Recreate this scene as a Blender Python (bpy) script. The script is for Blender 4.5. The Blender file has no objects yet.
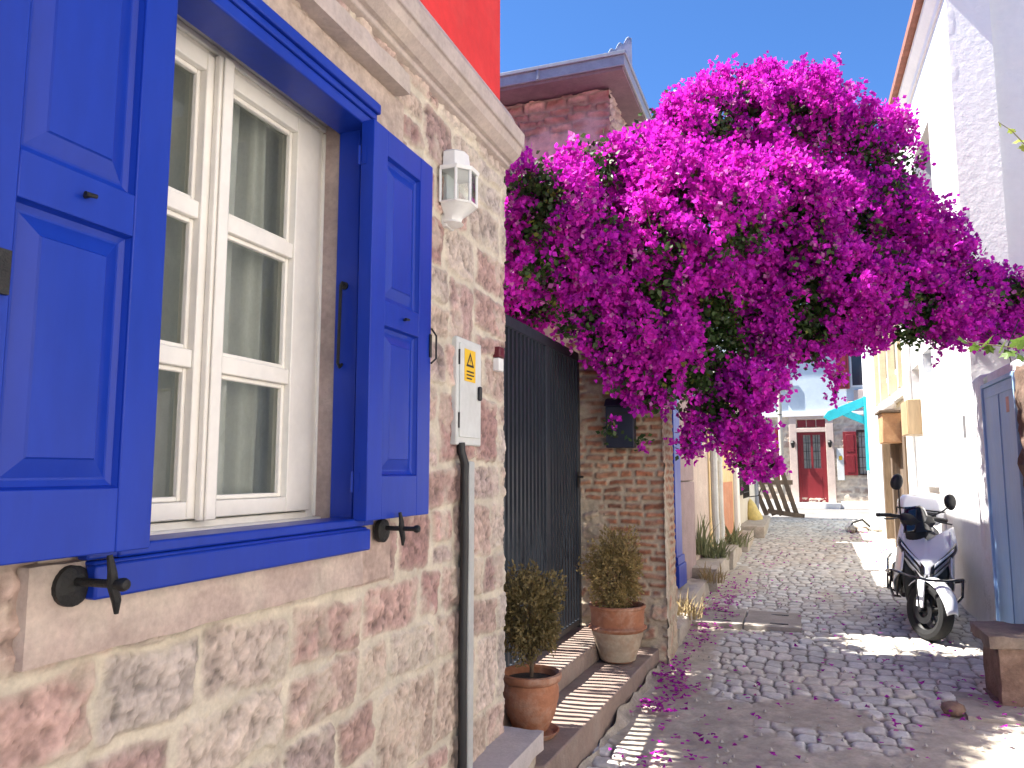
import bpy, bmesh, math, random
import numpy as np
from mathutils import Vector, Matrix
R = math.radians
SC = bpy.context.scene
COL = SC.collection

# ------------------------------------------------------------------ camera, sky, sun, exposure
CAMZ, YAW, PITCH, FPX = 1.56, 20.1, 6.5, 769.0
cam_d = bpy.data.cameras.new('camera'); cam = bpy.data.objects.new('camera', cam_d); COL.objects.link(cam)
cam.location = (0, 0, CAMZ); cam.rotation_euler = (R(90 + PITCH), 0, R(YAW))
cam_d.sensor_width = 36.0; cam_d.lens = 36.0 * FPX / 1024.0
cam_d.clip_start = 0.05; cam_d.clip_end = 500
SC.camera = cam
SUN_AZ, SUN_EL = 7.0, 57.0          # light travels towards +X, turned this far towards +Y
dvec = Vector((math.cos(R(SUN_AZ)) * math.cos(R(SUN_EL)), math.sin(R(SUN_AZ)) * math.cos(R(SUN_EL)), -math.sin(R(SUN_EL))))
sun_d = bpy.data.lights.new('sun', 'SUN'); sun = bpy.data.objects.new('sun', sun_d); COL.objects.link(sun)
sun_d.energy = 5.0; sun_d.angle = R(0.53); sun_d.color = (1.0, 0.95, 0.87)
sun.rotation_euler = dvec.to_track_quat('-Z', 'Y').to_euler(); sun.location = (-6, -2, 12)
W = bpy.data.worlds.new('World'); SC.world = W; W.use_nodes = True
wn = W.node_tree; bg = wn.nodes['Background']
sky = wn.nodes.new('ShaderNodeTexSky'); sky.sky_type = 'NISHITA'; sky.sun_disc = False
sky.sun_elevation = R(SUN_EL)
sky.sun_rotation = math.atan2(-dvec.x, -dvec.y)
sky.air_density = 0.7; sky.dust_density = 0.0; sky.ozone_density = 10.0; sky.altitude = 20
hs = wn.nodes.new('ShaderNodeHueSaturation'); hs.inputs['Saturation'].default_value = 1.06; wn.links.new(sky.outputs[0], hs.inputs['Color']); wn.links.new(hs.outputs[0], bg.inputs[0]); bg.inputs[1].default_value = 0.078
SC.view_settings.view_transform = 'Standard'; SC.view_settings.look = 'None'
SC.view_settings.exposure = 1.95; SC.view_settings.gamma = 1.0
SC.cycles.max_bounces = 8; SC.cycles.diffuse_bounces = 5; SC.cycles.transparent_max_bounces = 12
SC.cycles.use_denoising = True
try: SC.cycles.sample_clamp_indirect = 6.0
except Exception: pass

def at(px, py, fwd):
    """world point seen at a pixel of the photograph, fwd metres in front of the camera"""
    p, y = R(PITCH), R(YAW)
    f = Vector((-math.sin(y) * math.cos(p), math.cos(y) * math.cos(p), math.sin(p)))
    r = Vector((math.cos(y), math.sin(y), 0)); u = r.cross(f)
    return Vector((0, 0, CAMZ)) + fwd * (f + r * ((px - 512) / FPX) + u * ((384 - py) / FPX))
def gz(y): return 0.033 * min(max(y, -8), 20.5)

# ------------------------------------------------------------------ noise
def _hash(i, j, seed):
    h = (i.astype(np.int64) * 374761393 + j.astype(np.int64) * 668265263 + seed * 1442695041) & 0xffffffff
    h = ((h ^ (h >> 13)) * 1274126177) & 0xffffffff
    h = (h ^ (h >> 16)) & 0xffffffff
    return h / 4294967295.0
def vnoise(x, y, seed=0):
    xi, yi = np.floor(x), np.floor(y); fx, fy = x - xi, y - yi
    fx = fx * fx * (3 - 2 * fx); fy = fy * fy * (3 - 2 * fy)
    a = _hash(xi, yi, seed); b = _hash(xi + 1, yi, seed); c = _hash(xi, yi + 1, seed); d = _hash(xi + 1, yi + 1, seed)
    return (a * (1 - fx) + b * fx) * (1 - fy) + (c * (1 - fx) + d * fx) * fy
def fbm(x, y, octv=4, seed=0, gain=0.5):
    s = np.zeros_like(x, dtype=float); a = 1.0; t = 0.0
    for k in range(octv):
        s += a * vnoise(x * 2 ** k, y * 2 ** k, seed + 17 * k); t += a; a *= gain
    return s / t
def sstep(a, b, x):
    t = np.clip((x - a) / (b - a), 0, 1); return t * t * (3 - 2 * t)

# ------------------------------------------------------------------ materials
MATS = {}
def pmat(name, color=(.5, .5, .5), rough=.7, var=.12, scale=6., bump=.15, bscale=60., attr=None, metal=0., trans=None,
         stain=None, stain_scale=2.5, stain_amt=.5, spec=.5, coat=0., stretch=None, dist=.01, pores=None):
    if name in MATS: return MATS[name]
    m = bpy.data.materials.new(name); m.use_nodes = True; MATS[name] = m
    nt = m.node_tree; N = nt.nodes; L = nt.links; b = N['Principled BSDF']
    geo = N.new('ShaderNodeNewGeometry'); pos = geo.outputs['Position']
    if stretch:
        mp = N.new('ShaderNodeMapping'); mp.inputs['Scale'].default_value = stretch; L.new(pos, mp.inputs['Vector']); pos = mp.outputs[0]
    def noise(sc, det=6, rg=.55):
        n = N.new('ShaderNodeTexNoise'); n.inputs['Scale'].default_value = sc; n.inputs['Detail'].default_value = det
        n.inputs['Roughness'].default_value = rg; L.new(pos, n.inputs['Vector']); return n.outputs['Fac']
    if attr:
        a = N.new('ShaderNodeVertexColor'); a.layer_name = attr; csrc = a.outputs['Color']
    else:
        rgb = N.new('ShaderNodeRGB'); rgb.outputs[0].default_value = (*color, 1); csrc = rgb.outputs[0]
    if stain:
        mr = N.new('ShaderNodeMapRange'); mr.inputs['From Min'].default_value = .48; mr.inputs['From Max'].default_value = .68
        mr.inputs['To Max'].default_value = stain_amt
        L.new(noise(stain_scale, 8, .65), mr.inputs['Value'])
        mx = N.new('ShaderNodeMix'); mx.data_type = 'RGBA'; L.new(mr.outputs[0], mx.inputs['Factor'])
        L.new(csrc, mx.inputs['A']); mx.inputs['B'].default_value = (*stain, 1); csrc = mx.outputs['Result']
    for sc, k in ((scale, 1.), (scale * 7, .6)):
        mr = N.new('ShaderNodeMapRange'); mr.inputs['From Min'].default_value = .3; mr.inputs['From Max'].default_value = .7
        mr.inputs['To Min'].default_value = 1 - var * k; mr.inputs['To Max'].default_value = 1 + var * k
        L.new(noise(sc), mr.inputs['Value'])
        mx = N.new('ShaderNodeVectorMath'); mx.operation = 'SCALE'; L.new(csrc, mx.inputs[0]); L.new(mr.outputs[0], mx.inputs['Scale'])
        csrc = mx.outputs[0]
    if pores:
        v = N.new('ShaderNodeTexVoronoi'); v.inputs['Scale'].default_value = pores; L.new(pos, v.inputs['Vector'])
        mr = N.new('ShaderNodeMapRange'); mr.inputs['From Min'].default_value = .1; mr.inputs['From Max'].default_value = .3
        mr.inputs['To Min'].default_value = .6; L.new(v.outputs['Distance'], mr.inputs['Value'])
        mx = N.new('ShaderNodeVectorMath'); mx.operation = 'SCALE'; L.new(csrc, mx.inputs[0]); L.new(mr.outputs[0], mx.inputs['Scale'])
        csrc = mx.outputs[0]
    L.new(csrc, b.inputs['Base Color'])
    b.inputs['Roughness'].default_value = rough; b.inputs['Metallic'].default_value = metal
    b.inputs['Specular IOR Level'].default_value = spec; b.inputs['Coat Weight'].default_value = coat
    if rough < .65 and not metal:
        mr = N.new('ShaderNodeMapRange'); mr.inputs['To Min'].default_value = rough * .75; mr.inputs['To Max'].default_value = min(1, rough * 1.3)
        L.new(noise(scale * 2), mr.inputs['Value']); L.new(mr.outputs[0], b.inputs['Roughness'])
    if bump:
        bp = N.new('ShaderNodeBump'); bp.inputs['Strength'].default_value = bump; bp.inputs['Distance'].default_value = dist
        L.new(noise(bscale, 8, .6), bp.inputs['Height']); L.new(bp.outputs[0], b.inputs['Normal'])
    if trans:
        out = N['Material Output']; t = N.new('ShaderNodeBsdfTranslucent'); L.new(csrc, t.inputs['Color'])
        ms = N.new('ShaderNodeMixShader'); ms.inputs[0].default_value = trans
        L.new(b.outputs[0], ms.inputs[1]); L.new(t.outputs[0], ms.inputs[2]); L.new(ms.outputs[0], out.inputs['Surface'])
    return m
def glassmat(name, tint=(.9, .93, .93), refl=1.0):
    if name in MATS: return MATS[name]
    m = bpy.data.materials.new(name); m.use_nodes = True; MATS[name] = m
    nt = m.node_tree; N = nt.nodes; L = nt.links; out = N['Material Output']
    for n in list(N):
        if n != out: N.remove(n)
    tr = N.new('ShaderNodeBsdfTransparent'); tr.inputs[0].default_value = (*tint, 1)
    gl = N.new('ShaderNodeBsdfGlossy'); gl.inputs['Roughness'].default_value = .015
    fr = N.new('ShaderNodeFresnel'); fr.inputs['IOR'].default_value = 1.55
    nz = N.new('ShaderNodeTexNoise'); nz.inputs['Scale'].default_value = 2.2
    bp = N.new('ShaderNodeBump'); bp.inputs['Strength'].default_value = .04; bp.inputs['Distance'].default_value = .05
    g = N.new('ShaderNodeNewGeometry'); L.new(g.outputs['Position'], nz.inputs['Vector']); L.new(nz.outputs['Fac'], bp.inputs['Height'])
    L.new(bp.outputs[0], gl.inputs['Normal'])
    ma = N.new('ShaderNodeMath'); ma.operation = 'MULTIPLY'; ma.inputs[1].default_value = refl; ma.use_clamp = True
    L.new(fr.outputs[0], ma.inputs[0])
    mx = N.new('ShaderNodeMixShader'); L.new(ma.outputs[0], mx.inputs[0]); L.new(tr.outputs[0], mx.inputs[1]); L.new(gl.outputs[0], mx.inputs[2])
    L.new(mx.outputs[0], out.inputs['Surface']); return m

# ------------------------------------------------------------------ mesh helpers
class MB:
    """collects faces; build() links them as ONE mesh object"""
    def __init__(s): s.v = []; s.f = []
    def add(s, vs, fs):
        k = len(s.v); s.v += [tuple(p) for p in vs]; s.f += [tuple(k + i for i in f) for f in fs]; return s
    def box(s, x0, x1, y0, y1, z0, z1, M=None):
        vs = [Vector((x, y, z)) for x in (x0, x1) for y in (y0, y1) for z in (z0, z1)]
        if M: vs = [M @ v for v in vs]
        return s.add(vs, [(0, 1, 3, 2), (4, 6, 7, 5), (0, 4, 5, 1), (2, 3, 7, 6), (0, 2, 6, 4), (1, 5, 7, 3)])
    def quad(s, a, b, c, d): return s.add([a, b, c, d], [(0, 1, 2, 3)])
    def tube(s, pts, r, n=10, cap=True, sx=1.):
        pts = [Vector(p) for p in pts]; rs = r if isinstance(r, (list, tuple)) else [r] * len(pts)
        k = len(s.v); up = None
        for i, p in enumerate(pts):
            t = ((pts[i + 1] if i + 1 < len(pts) else p) - (pts[i - 1] if i else p)).normalized()
            if up is None: up = Vector((0, 0, 1)) if abs(t.z) < .9 else Vector((1, 0, 0))
            a = t.cross(up); 
            if a.length < 1e-4: a = t.orthogonal()
            a.normalize(); b = a.cross(t).normalized(); up = b
            for j in range(n):
                w = 2 * math.pi * j / n; s.v.append(tuple(p + a * (rs[i] * math.cos(w) * sx) + b * (rs[i] * math.sin(w))))
        for i in range(len(pts) - 1):
            for j in range(n):
                j2 = (j + 1) % n; s.f.append((k + i * n + j, k + i * n + j2, k + (i + 1) * n + j2, k + (i + 1) * n + j))
        if cap:
            s.f.append(tuple(k + j for j in range(n))[::-1]); s.f.append(tuple(k + (len(pts) - 1) * n + j for j in range(n)))
        return s
    def lathe(s, prof, n=32, c=(0, 0, 0), axis='Z', a0=0., a1=2 * math.pi, M=None):
        k = len(s.v); full = abs(a1 - a0 - 2 * math.pi) < 1e-6; m = n if full else n + 1
        for (r, z) in prof:
            for j in range(m):
                w = a0 + (a1 - a0) * j / n; p = Vector((r * math.cos(w), r * math.sin(w), z))
                if axis == 'X': p = Vector((p.z, p.x, p.y))
                if axis == 'Y': p = Vector((p.x, p.z, p.y))
                p = p + Vector(c)
                if M: p = M @ p
                s.v.append(tuple(p))
        for i in range(len(prof) - 1):
            for j in range(n):
                j2 = (j + 1) % m; s.f.append((k + i * m + j, k + i * m + j2, k + (i + 1) * m + j2, k + (i + 1) * m + j))
        return s
    def prism(s, poly, d0, d1, plane='YZ'):
        """polygon in a plane, extruded along the remaining axis"""
        def P(a, b, d): return {'YZ': (d, a, b), 'XZ': (a, d, b), 'XY': (a, b, d)}[plane]
        n = len(poly); vs = [P(a, b, d0) for a, b in poly] + [P(a, b, d1) for a, b in poly]
        return s.add(vs, [tuple(range(n))[::-1], tuple(range(n, 2 * n))] + [(i, (i + 1) % n, n + (i + 1) % n, n + i) for i in range(n)])
    def sweep(s, prof, y0, y1, x0=0.):
        """profile of (x,z) points swept along y, closed"""
        return s.prism([(x + x0, z) for x, z in prof], y0, y1, 'XZ')
    def grid(s, fn, nu, nv):
        k = len(s.v)
        for j in range(nv + 1):
            for i in range(nu + 1): s.v.append(tuple(fn(i / nu, j / nv)))
        for j in range(nv):
            for i in range(nu):
                a = k + j * (nu + 1) + i; s.f.append((a, a + 1, a + nu + 2, a + nu + 1))
        return s
    def loft(s, rings, cap=True):
        k = len(s.v); n = len(rings[0])
        for r in rings: s.v += [tuple(p) for p in r]
        for i in range(len(rings) - 1):
            for j in range(n):
                j2 = (j + 1) % n; s.f.append((k + i * n + j, k + i * n + j2, k + (i + 1) * n + j2, k + (i + 1) * n + j))
        if cap:
            s.f.append(tuple(k + j for j in range(n))[::-1]); s.f.append(tuple(k + (len(rings) - 1) * n + j for j in range(n)))
        return s
    def build(s, name, mat, parent=None, bevel=0., smooth=35, local=False, solid=0., seg=2, subsurf=0, fixn=True):
        me = bpy.data.meshes.new(name); off = Vector((0, 0, 0)) if local or parent is None else OFF.get(parent.name, Vector((0, 0, 0)))
        me.from_pydata([tuple(Vector(p) - off) for p in s.v], [], s.f)
        if fixn:
            bm = bmesh.new(); bm.from_mesh(me); bmesh.ops.recalc_face_normals(bm, faces=bm.faces); bm.to_mesh(me); bm.free()
        me.materials.append(mat)
        if smooth:
            me.shade_smooth(); me.set_sharp_from_angle(angle=R(smooth))
        o = bpy.data.objects.new(name, me); COL.objects.link(o); o.parent = parent
        if parent is not None: OFF[o.name] = off.copy()
        if solid:
            md = o.modifiers.new('solid', 'SOLIDIFY'); md.thickness = solid; md.offset = 0
        if subsurf:
            md = o.modifiers.new('sub', 'SUBSURF'); md.levels = md.render_levels = subsurf
        if bevel:
            md = o.modifiers.new('bevel', 'BEVEL'); md.width = bevel; md.segments = seg; md.limit_method = 'ANGLE'; md.angle_limit = R(40); md.harden_normals = False
        return o
OFF = {}
def tag(o, label=None, cat=None, group=None, kind=None):
    if label: o['label'] = label
    if cat: o['category'] = cat
    if group: o['group'] = group
    if kind: o['kind'] = kind
    return o
def thing(name, label, cat, loc=(0, 0, 0), group=None, rz=0., rot=None):
    o = bpy.data.objects.new(name, None); COL.objects.link(o); o.location = loc; o.empty_display_size = .1
    o.rotation_euler = rot or (0, 0, rz); OFF[o.name] = Vector(loc)
    return tag(o, label, cat, group)
def dup(root, loc, rz=None, label=None, group=None):
    r = root.copy(); COL.objects.link(r); r.location = loc
    if rz is not None: r.rotation_euler[2] = rz
    if label: r['label'] = label
    if group: r['group'] = group
    for ch in list(root.children):
        c = ch.copy(); COL.objects.link(c); c.parent = r
        for g in list(ch.children):
            d = g.copy(); COL.objects.link(d); d.parent = c
    return r
def mesh_np(name, V, F, mat, parent=None, col=None, smooth=True, off=None):
    """V (n,3), F (m,k) arrays -> one mesh object"""
    me = bpy.data.meshes.new(name); V = np.asarray(V, dtype=np.float32)
    if off is None: off = OFF.get(parent.name, Vector((0, 0, 0))) if parent is not None else Vector((0, 0, 0))
    V = V - np.array(off, dtype=np.float32)
    F = np.asarray(F, dtype=np.int32); m, k = F.shape
    me.vertices.add(len(V)); me.vertices.foreach_set('co', V.ravel())
    me.loops.add(m * k); me.loops.foreach_set('vertex_index', F.ravel())
    me.polygons.add(m); me.polygons.foreach_set('loop_start', np.arange(0, m * k, k, dtype=np.int32))
    me.update(calc_edges=True); me.validate()
    if smooth: me.shade_smooth()
    if col is not None:
        a = me.color_attributes.new('col', 'FLOAT_COLOR', 'POINT')
        c4 = np.ones((len(V), 4), dtype=np.float32); c4[:, :3] = np.clip(col, 0, 1); a.data.foreach_set('color', c4.ravel())
    me.materials.append(mat)
    o = bpy.data.objects.new(name, me); COL.objects.link(o); o.parent = parent
    if parent is not None: OFF[o.name] = Vector(off)
    return o
def sheet(name, P, col, mat, parent=None, keep=None):
    """P (nv,nu,3) grid of points; keep (nv-1,nu-1) mask of the faces to keep"""
    nv, nu = P.shape[:2]; idx = np.arange(nv * nu).reshape(nv, nu)
    F = np.stack([idx[:-1, :-1], idx[:-1, 1:], idx[1:, 1:], idx[1:, :-1]], -1)
    F = F[keep] if keep is not None else F.reshape(-1, 4)
    V = P.reshape(-1, 3); C = None if col is None else col.reshape(-1, 3)
    used = np.zeros(len(V), bool); used[F.ravel()] = True
    remap = np.cumsum(used) - 1
    return mesh_np(name, V[used], remap[F], mat, parent, None if C is None else C[used])

# ------------------------------------------------------------------ masonry as real relief
def courses(u0, u1, v0, v1, rng, hr, wr, split=.25):
    """irregular courses of stones: list of (u0,u1,v0,v1)"""
    out = []; v = v0
    while v < v1:
        h = rng.uniform(*hr); u = u0 - rng.uniform(0, wr[1] * .6)
        while u < u1:
            w = rng.uniform(*wr); a, b = v, v + h
            if rng.random() < split and h > hr[0] * 1.25:
                c = a + h * rng.uniform(.35, .65); out += [(u, u + w, a, c), (u, u + w, c, b)]
            else: out.append((u, u + w, a, b))
            u += w
        v += h
    return out
def masonry(U, V, rects, rng, palette, mortar, joint=.014, hgt=.014, warp=.016, rnd=.03, seed=0, jit=.012, speck=.18, smear=.35, proud=.5, colvar=.18, fill=0., pits=0.):
    """height and colour of a stone or brick face; U, V are regular grids (axis 1 = u, axis 0 = v)"""
    wu = U + warp * (fbm(U * 6, V * 6, 3, seed + 1) - .5) * 2 + warp * .5 * (fbm(U * 25, V * 25, 2, seed + 2) - .5) * 2
    wv = V + warp * (fbm(U * 6, V * 6, 3, seed + 3) - .5) * 2 + warp * .5 * (fbm(U * 25, V * 25, 2, seed + 4) - .5) * 2
    H = np.zeros_like(U); best = np.full(U.shape, -1.0)
    C = np.zeros(U.shape + (3,)); mort = np.array(mortar)
    C[:] = mort * (1 + .22 * (fbm(U * 14, V * 14, 4, seed + 5) - .5) * 2)[..., None]
    du, dv = U[0, 1] - U[0, 0], V[1, 0] - V[0, 0]; a0, b0 = U[0, 0], V[0, 0]
    n1 = fbm(U * 30, V * 30, 4, seed + 6); n2 = fbm(U * 9, V * 9, 4, seed + 7); n3 = fbm(U * 90, V * 90, 3, seed + 8)
    n4 = fbm(U * 55 + 7, V * 55, 3, seed + 9); n5 = fbm(U * 22 + 3, V * 22, 3, seed + 10); pad = warp * 2 + .01
    for (p, q, r, s) in rects:
        p, q, r, s = p + rng.uniform(0, jit), q - rng.uniform(0, jit), r + rng.uniform(0, jit), s - rng.uniform(0, jit)
        i0, i1 = int((p - pad - a0) / du), int((q + pad - a0) / du) + 2; j0, j1 = int((r - pad - b0) / dv), int((s + pad - b0) / dv) + 2
        i0, j0 = max(i0, 0), max(j0, 0); i1, j1 = min(i1, U.shape[1]), min(j1, U.shape[0])
        if i0 >= i1 or j0 >= j1: continue
        sl = (slice(j0, j1), slice(i0, i1)); uu, vv = wu[sl], wv[sl]
        cu, cv = (p + q) / 2, (r + s) / 2; hu, hv = (q - p) / 2 - joint, (s - r) / 2 - joint
        if hu < .004 or hv < .004: continue
        rr = min(rnd, hu * .8, hv * .8) * rng.uniform(.5, 1)
        sk = rng.uniform(-.12, .12); xx = uu - cu + sk * (vv - cv); yy = vv - cv + rng.uniform(-.1, .1) * (uu - cu)
        dx, dy = np.abs(xx) - hu + rr, np.abs(yy) - hv + rr
        d = -(np.hypot(np.maximum(dx, 0), np.maximum(dy, 0)) + np.minimum(np.maximum(dx, dy), 0) - rr)
        w = sstep(-.002, .010, d)
        face = hgt * (proud + rng.uniform(0, 1 - proud) + .25) + hgt * .9 * (n1[sl] - .5) + hgt * 1.1 * (n2[sl] - .5) + rng.uniform(-.04, .04) * xx * .8
        c = np.array(palette[rng.randrange(len(palette))]) * rng.uniform(1 - colvar, 1 + colvar)
        cc = c * (1 + speck * 2 * (n1[sl] - .5) + speck * 1.6 * (n3[sl] - .5) + speck * (n2[sl] - .5))[..., None]
        if pits:
            pt = sstep(.58, .72, n4[sl]) * .55 + sstep(.60, .74, n5[sl]) * .35; cc = cc * (1 - pits * pt)[..., None]; face = face - .006 * pits * 2 * pt
        sm = np.clip((sstep(.5, .68, n2[sl]) * .7 + sstep(.03, .0, d) * .55) * smear * 1.6, 0, .92)[..., None]
        cc = cc * (1 - sm) + C[sl] * sm
        hh = w * face; upd = (w > .01)
        H[sl] = np.where(upd, np.maximum(H[sl], hh), H[sl]); C[sl] = np.where(upd[..., None], C[sl] * (1 - w[..., None]) + cc * w[..., None], C[sl])
    if fill: H = np.maximum(H, fill * (.45 + .9 * n2) + .006 * (n1 - .5))
    H += .006 * (n1 - .5) + .005 * (n3 - .5)
    return H, C
def wallgrid(u0, u1, v0, v1, res):
    u = np.arange(u0, u1 + res * .5, res); v = np.arange(v0, v1 + res * .5, res)
    return np.meshgrid(u, v)
def planeP(U, V, H, o, ud, vd, nd):
    o, ud, vd, nd = map(np.array, (o, ud, vd, nd))
    return o + U[..., None] * ud + V[..., None] * vd + H[..., None] * nd

# ================================================================== SETTING: ground
rng = random.Random(7)
base_m = pmat('packed_earth', (.24, .21, .175), .95, .2, 1.2, .5, 25)
cob_m = pmat('cobbles', attr='col', rough=.82, var=.16, scale=9, bump=.35, bscale=90, dist=.006)
mb = MB(); ys = [-60, -8, 20.5, 300]
for i in range(3):
    mb.quad((-300, ys[i], gz(ys[i]) - .05), (300, ys[i], gz(ys[i]) - .05), (300, ys[i + 1], gz(ys[i + 1]) - .05), (-300, ys[i + 1], gz(ys[i + 1]) - .05))
tag(mb.build('ground', base_m), 'pale packed earth under and around the lane', kind='structure')

def cobble_patch(name, x0, x1, y0, y1, res, seed, label):
    U, V = wallgrid(x0, x1, y0, y1, res)
    wu = U + .09 * (fbm(U * .9, V * .9, 3, seed) - .5) * 2 + .018 * (fbm(U * 7, V * 7, 2, seed + 1) - .5) * 2
    wv = V + .16 * (fbm(U * .7, V * .7, 3, seed + 2) - .5) * 2 + .05 * np.sin(U * 2.2 + .8) + .018 * (fbm(U * 7, V * 7, 2, seed + 3) - .5) * 2
    sx, sy = .118, .150
    gi = np.floor(wv / sy); F1 = np.full(U.shape, 9.); F2 = np.full(U.shape, 9.); ID = np.zeros(U.shape)
    for dj in (-1, 0, 1):
        j = gi + dj; shx = _hash(j, j * 0 + 3, seed) ; gx = wu / sx + shx; gii = np.floor(gx)
        for di in (-1, 0, 1):
            i = gii + di
            px = (i + .5 + .24 * (_hash(i, j, seed + 5) - .5) * 2 - shx) * sx; py = (j + .5 + .18 * (_hash(i, j, seed + 6) - .5) * 2) * sy
            ax, ay = np.abs(wu - px) / sx, np.abs(wv - py) / sy
            d = (ax ** 4.5 + ay ** 4.5) ** (1 / 4.5) * sx
            h = _hash(i, j, seed + 9)
            c = d < F1; F2 = np.where(c, F1, np.minimum(F2, d)); ID = np.where(c, h, ID); F1 = np.where(c, d, F1)
    e = F2 - F1; n1 = fbm(U * 30, V * 30, 4, seed + 20); n2 = fbm(U * 2.3, V * 2.3, 4, seed + 21); n3 = fbm(U * 9, V * 9, 4, seed + 22)
    j = sstep(.003, .022, e + .014 * (n1 - .5))
    H = j * (.014 + .009 * (ID - .5)) + .003 * sstep(0, .09, e) + .006 * (n1 - .5) + .006 * (n3 - .5)
    ID2 = (ID * 7.31) % 1
    val = .56 + .18 * (ID - .5) + .10 * (n3 - .5)
    stone = np.stack([val * (1.03 + .06 * (ID2 - .5)), val * (1.0), val * (.91 - .06 * (ID2 - .5))], -1) * (1 + .35 * (n1 - .5))[..., None]
    soil = np.stack([.16 + .14 * n3, .135 + .115 * n3, .105 + .085 * n3], -1) * (1 + .5 * (n1 - .5))[..., None]
    dust = np.stack([.46 + .12 * n3, .41 + .11 * n3, .335 + .09 * n3], -1) * (1 + .3 * (n1 - .5))[..., None]
    # worn bare earth, as in the photograph: near the steps, a patch in mid lane, along the foot of the walls
    def blob(cx, cy, rx, ry): return np.exp(-(((U - cx) / rx) ** 2 + ((V - cy) / ry) ** 2))
    bare = 1.1 * blob(-.65, 4.5, .45, .75) + .95 * blob(.05, 5.0, .33, .35) + .8 * blob(.0, 4.1, .6, .35) + .9 * blob(.75, 4.6, .5, .6) + .55 * blob(.2, 6.9, .3, .5) \
        + .9 * blob(-.85, 6.2, .25, .9) + .5 * blob(.3, 9.0, .35, 1.2) + .5 * blob(1.3, 6.5, .3, 1.) + .75 * blob(-.75, 9, .28, 3) + .55 * blob(.5, 13, .5, 2)
    bare = sstep(.42, .72, bare + .75 * (n2 - .5) + .5 * (n3 - .5))
    lvl = .012 + .009 * (n3 - .5) + .006 * (n1 - .5)
    Hd = np.maximum(H * (1 - .55 * bare), lvl)
    vis = sstep(-.002, .006, H * (1 - .55 * bare) - lvl) * bare + (1 - bare)
    C = soil * .6 * (1 - j[..., None]) + stone * j[..., None]
    earth = soil * .38 + dust * .62
    C = C * vis[..., None] + earth * (1 - vis[..., None])
    dd = (sstep(.45, .8, n2) * .55)[..., None]; C = C * (1 - dd) + dust * dd
    H = H * (1 - bare) + Hd * bare
    H = H - .014 + .05 * (fbm(U * .8, V * .8, 2, seed + 30) - .5) * .5
    P = np.stack([U, V, H + .033 * np.clip(V, -8, 20.5)], -1)
    return tag(sheet(name, P, C, cob_m), label, kind='structure')
cobble_patch('street', -1.45, 1.75, 2.4, 10.0, .0115, 3, 'uneven grey cobbled lane')
cobble_patch('street', -1.45, 2.2, 10.0, 17.6, .024, 3, 'uneven grey cobbled lane')
road_m = pmat('worn_asphalt', (.20, .19, .18), .9, .15, 2, .4, 60)
mb = MB(); mb.quad((-14, 17.6, gz(17.6) - .008), (14, 17.6, gz(17.6) - .008), (14, 20.6, gz(20.5) + .01), (-14, 20.6, gz(20.5) + .01))
tag(mb.build('cross_street', road_m), 'worn grey cross street at the end of the lane', kind='structure')
cob2 = pmat('rear_lane', (.36, .34, .31), .9, .2, 3, .6, 30)
mb = MB(); mb.quad((-1.4, -30, gz(-8) - .03), (5, -30, gz(-8) - .03), (5, -8, gz(-8) - .03), (-1.4, -8, gz(-8) - .03)); mb.quad((-1.4, -8, gz(-8) - .03), (5, -8, gz(-8) - .03), (5, 2.4, gz(2.4) - .012), (-1.4, 2.4, gz(2.4) - .012))
tag(mb.build('street', cob2), 'grey lane running back behind the viewpoint', kind='structure')
mb = MB(); mb.quad((1.75, 2.4, gz(2.4) - .02), (5, 2.4, gz(2.4) - .02), (5, 7.4, gz(7.4) - .02), (1.75, 7.4, gz(7.4) - .02))
tag(mb.build('street', cob2), 'grey lane edge', kind='structure')

# ================================================================== LEFT: stone house with the blue window
WX = -1.25
stone_m = pmat('tuff_masonry', attr='col', rough=.9, var=.13, scale=14, bump=.55, bscale=110, dist=.006)
dress_m = pmat('dressed_tuff', (.46, .36, .315), .88, .20, 9, .5, 120, stain=(.56, .49, .41), stain_scale=4, stain_amt=.65, dist=.005)
corn_m = pmat('cornice_stone', (.46, .385, .35), .88, .14, 9, .4, 90, stain=(.56, .48, .39), stain_scale=3, stain_amt=.6, dist=.005)
red_m = pmat('red_stucco', (.68, .035, .03), .8, .10, 3, .3, 45, stain=(.72, .09, .07), stain_scale=2, stain_amt=.5)
blue_m = pmat('blue_paint', (.006, .033, .33), .36, .10, 5, .10, 30, stain=(.014, .046, .36), stain_scale=3, stain_amt=.6, stretch=(1, 1, .25), spec=.28, dist=.004)
cream_m = pmat('cream_paint', (.84, .815, .75), .42, .05, 5, .06, 40)
iron_m = pmat('black_iron', (.018, .018, .018), .55, .3, 30, .4, 80, metal=.3)
glass_m = glassmat('window_glass', tint=(.93, .95, .94), refl=1.15)
dark_m = pmat('dark_interior', (.10, .09, .08), .9, .1, 3, 0)
# opening
OY0, OY1, OZ0, OZ1 = 1.10, 2.04, 1.36, 2.70
house = thing('stone_house', 'pink stone house with red upper floor, blue shuttered window and stone cornice', 'house', (WX, 3.0, .1))
res = .0055
U, V = wallgrid(-.4, 3.345, .02, 3.0, res)
rg = random.Random(21)
rects = courses(-.4, 3.40, -.02, 3.02, rg, (.16, .31), (.17, .44), .30)
pal = [(.43, .285, .25), (.47, .345, .295), (.49, .40, .345), (.40, .275, .25), (.50, .415, .355), (.43, .335, .305), (.46, .36, .295), (.35, .215, .195), (.46, .31, .27), (.45, .385, .345)]
H, C = masonry(U, V, rects, rg, pal, (.56, .50, .405), joint=.003, hgt=.015, warp=.017, rnd=.035, seed=40, jit=.0065, smear=.42, pits=.65, colvar=.14, speck=.42, fill=.0095)
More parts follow.
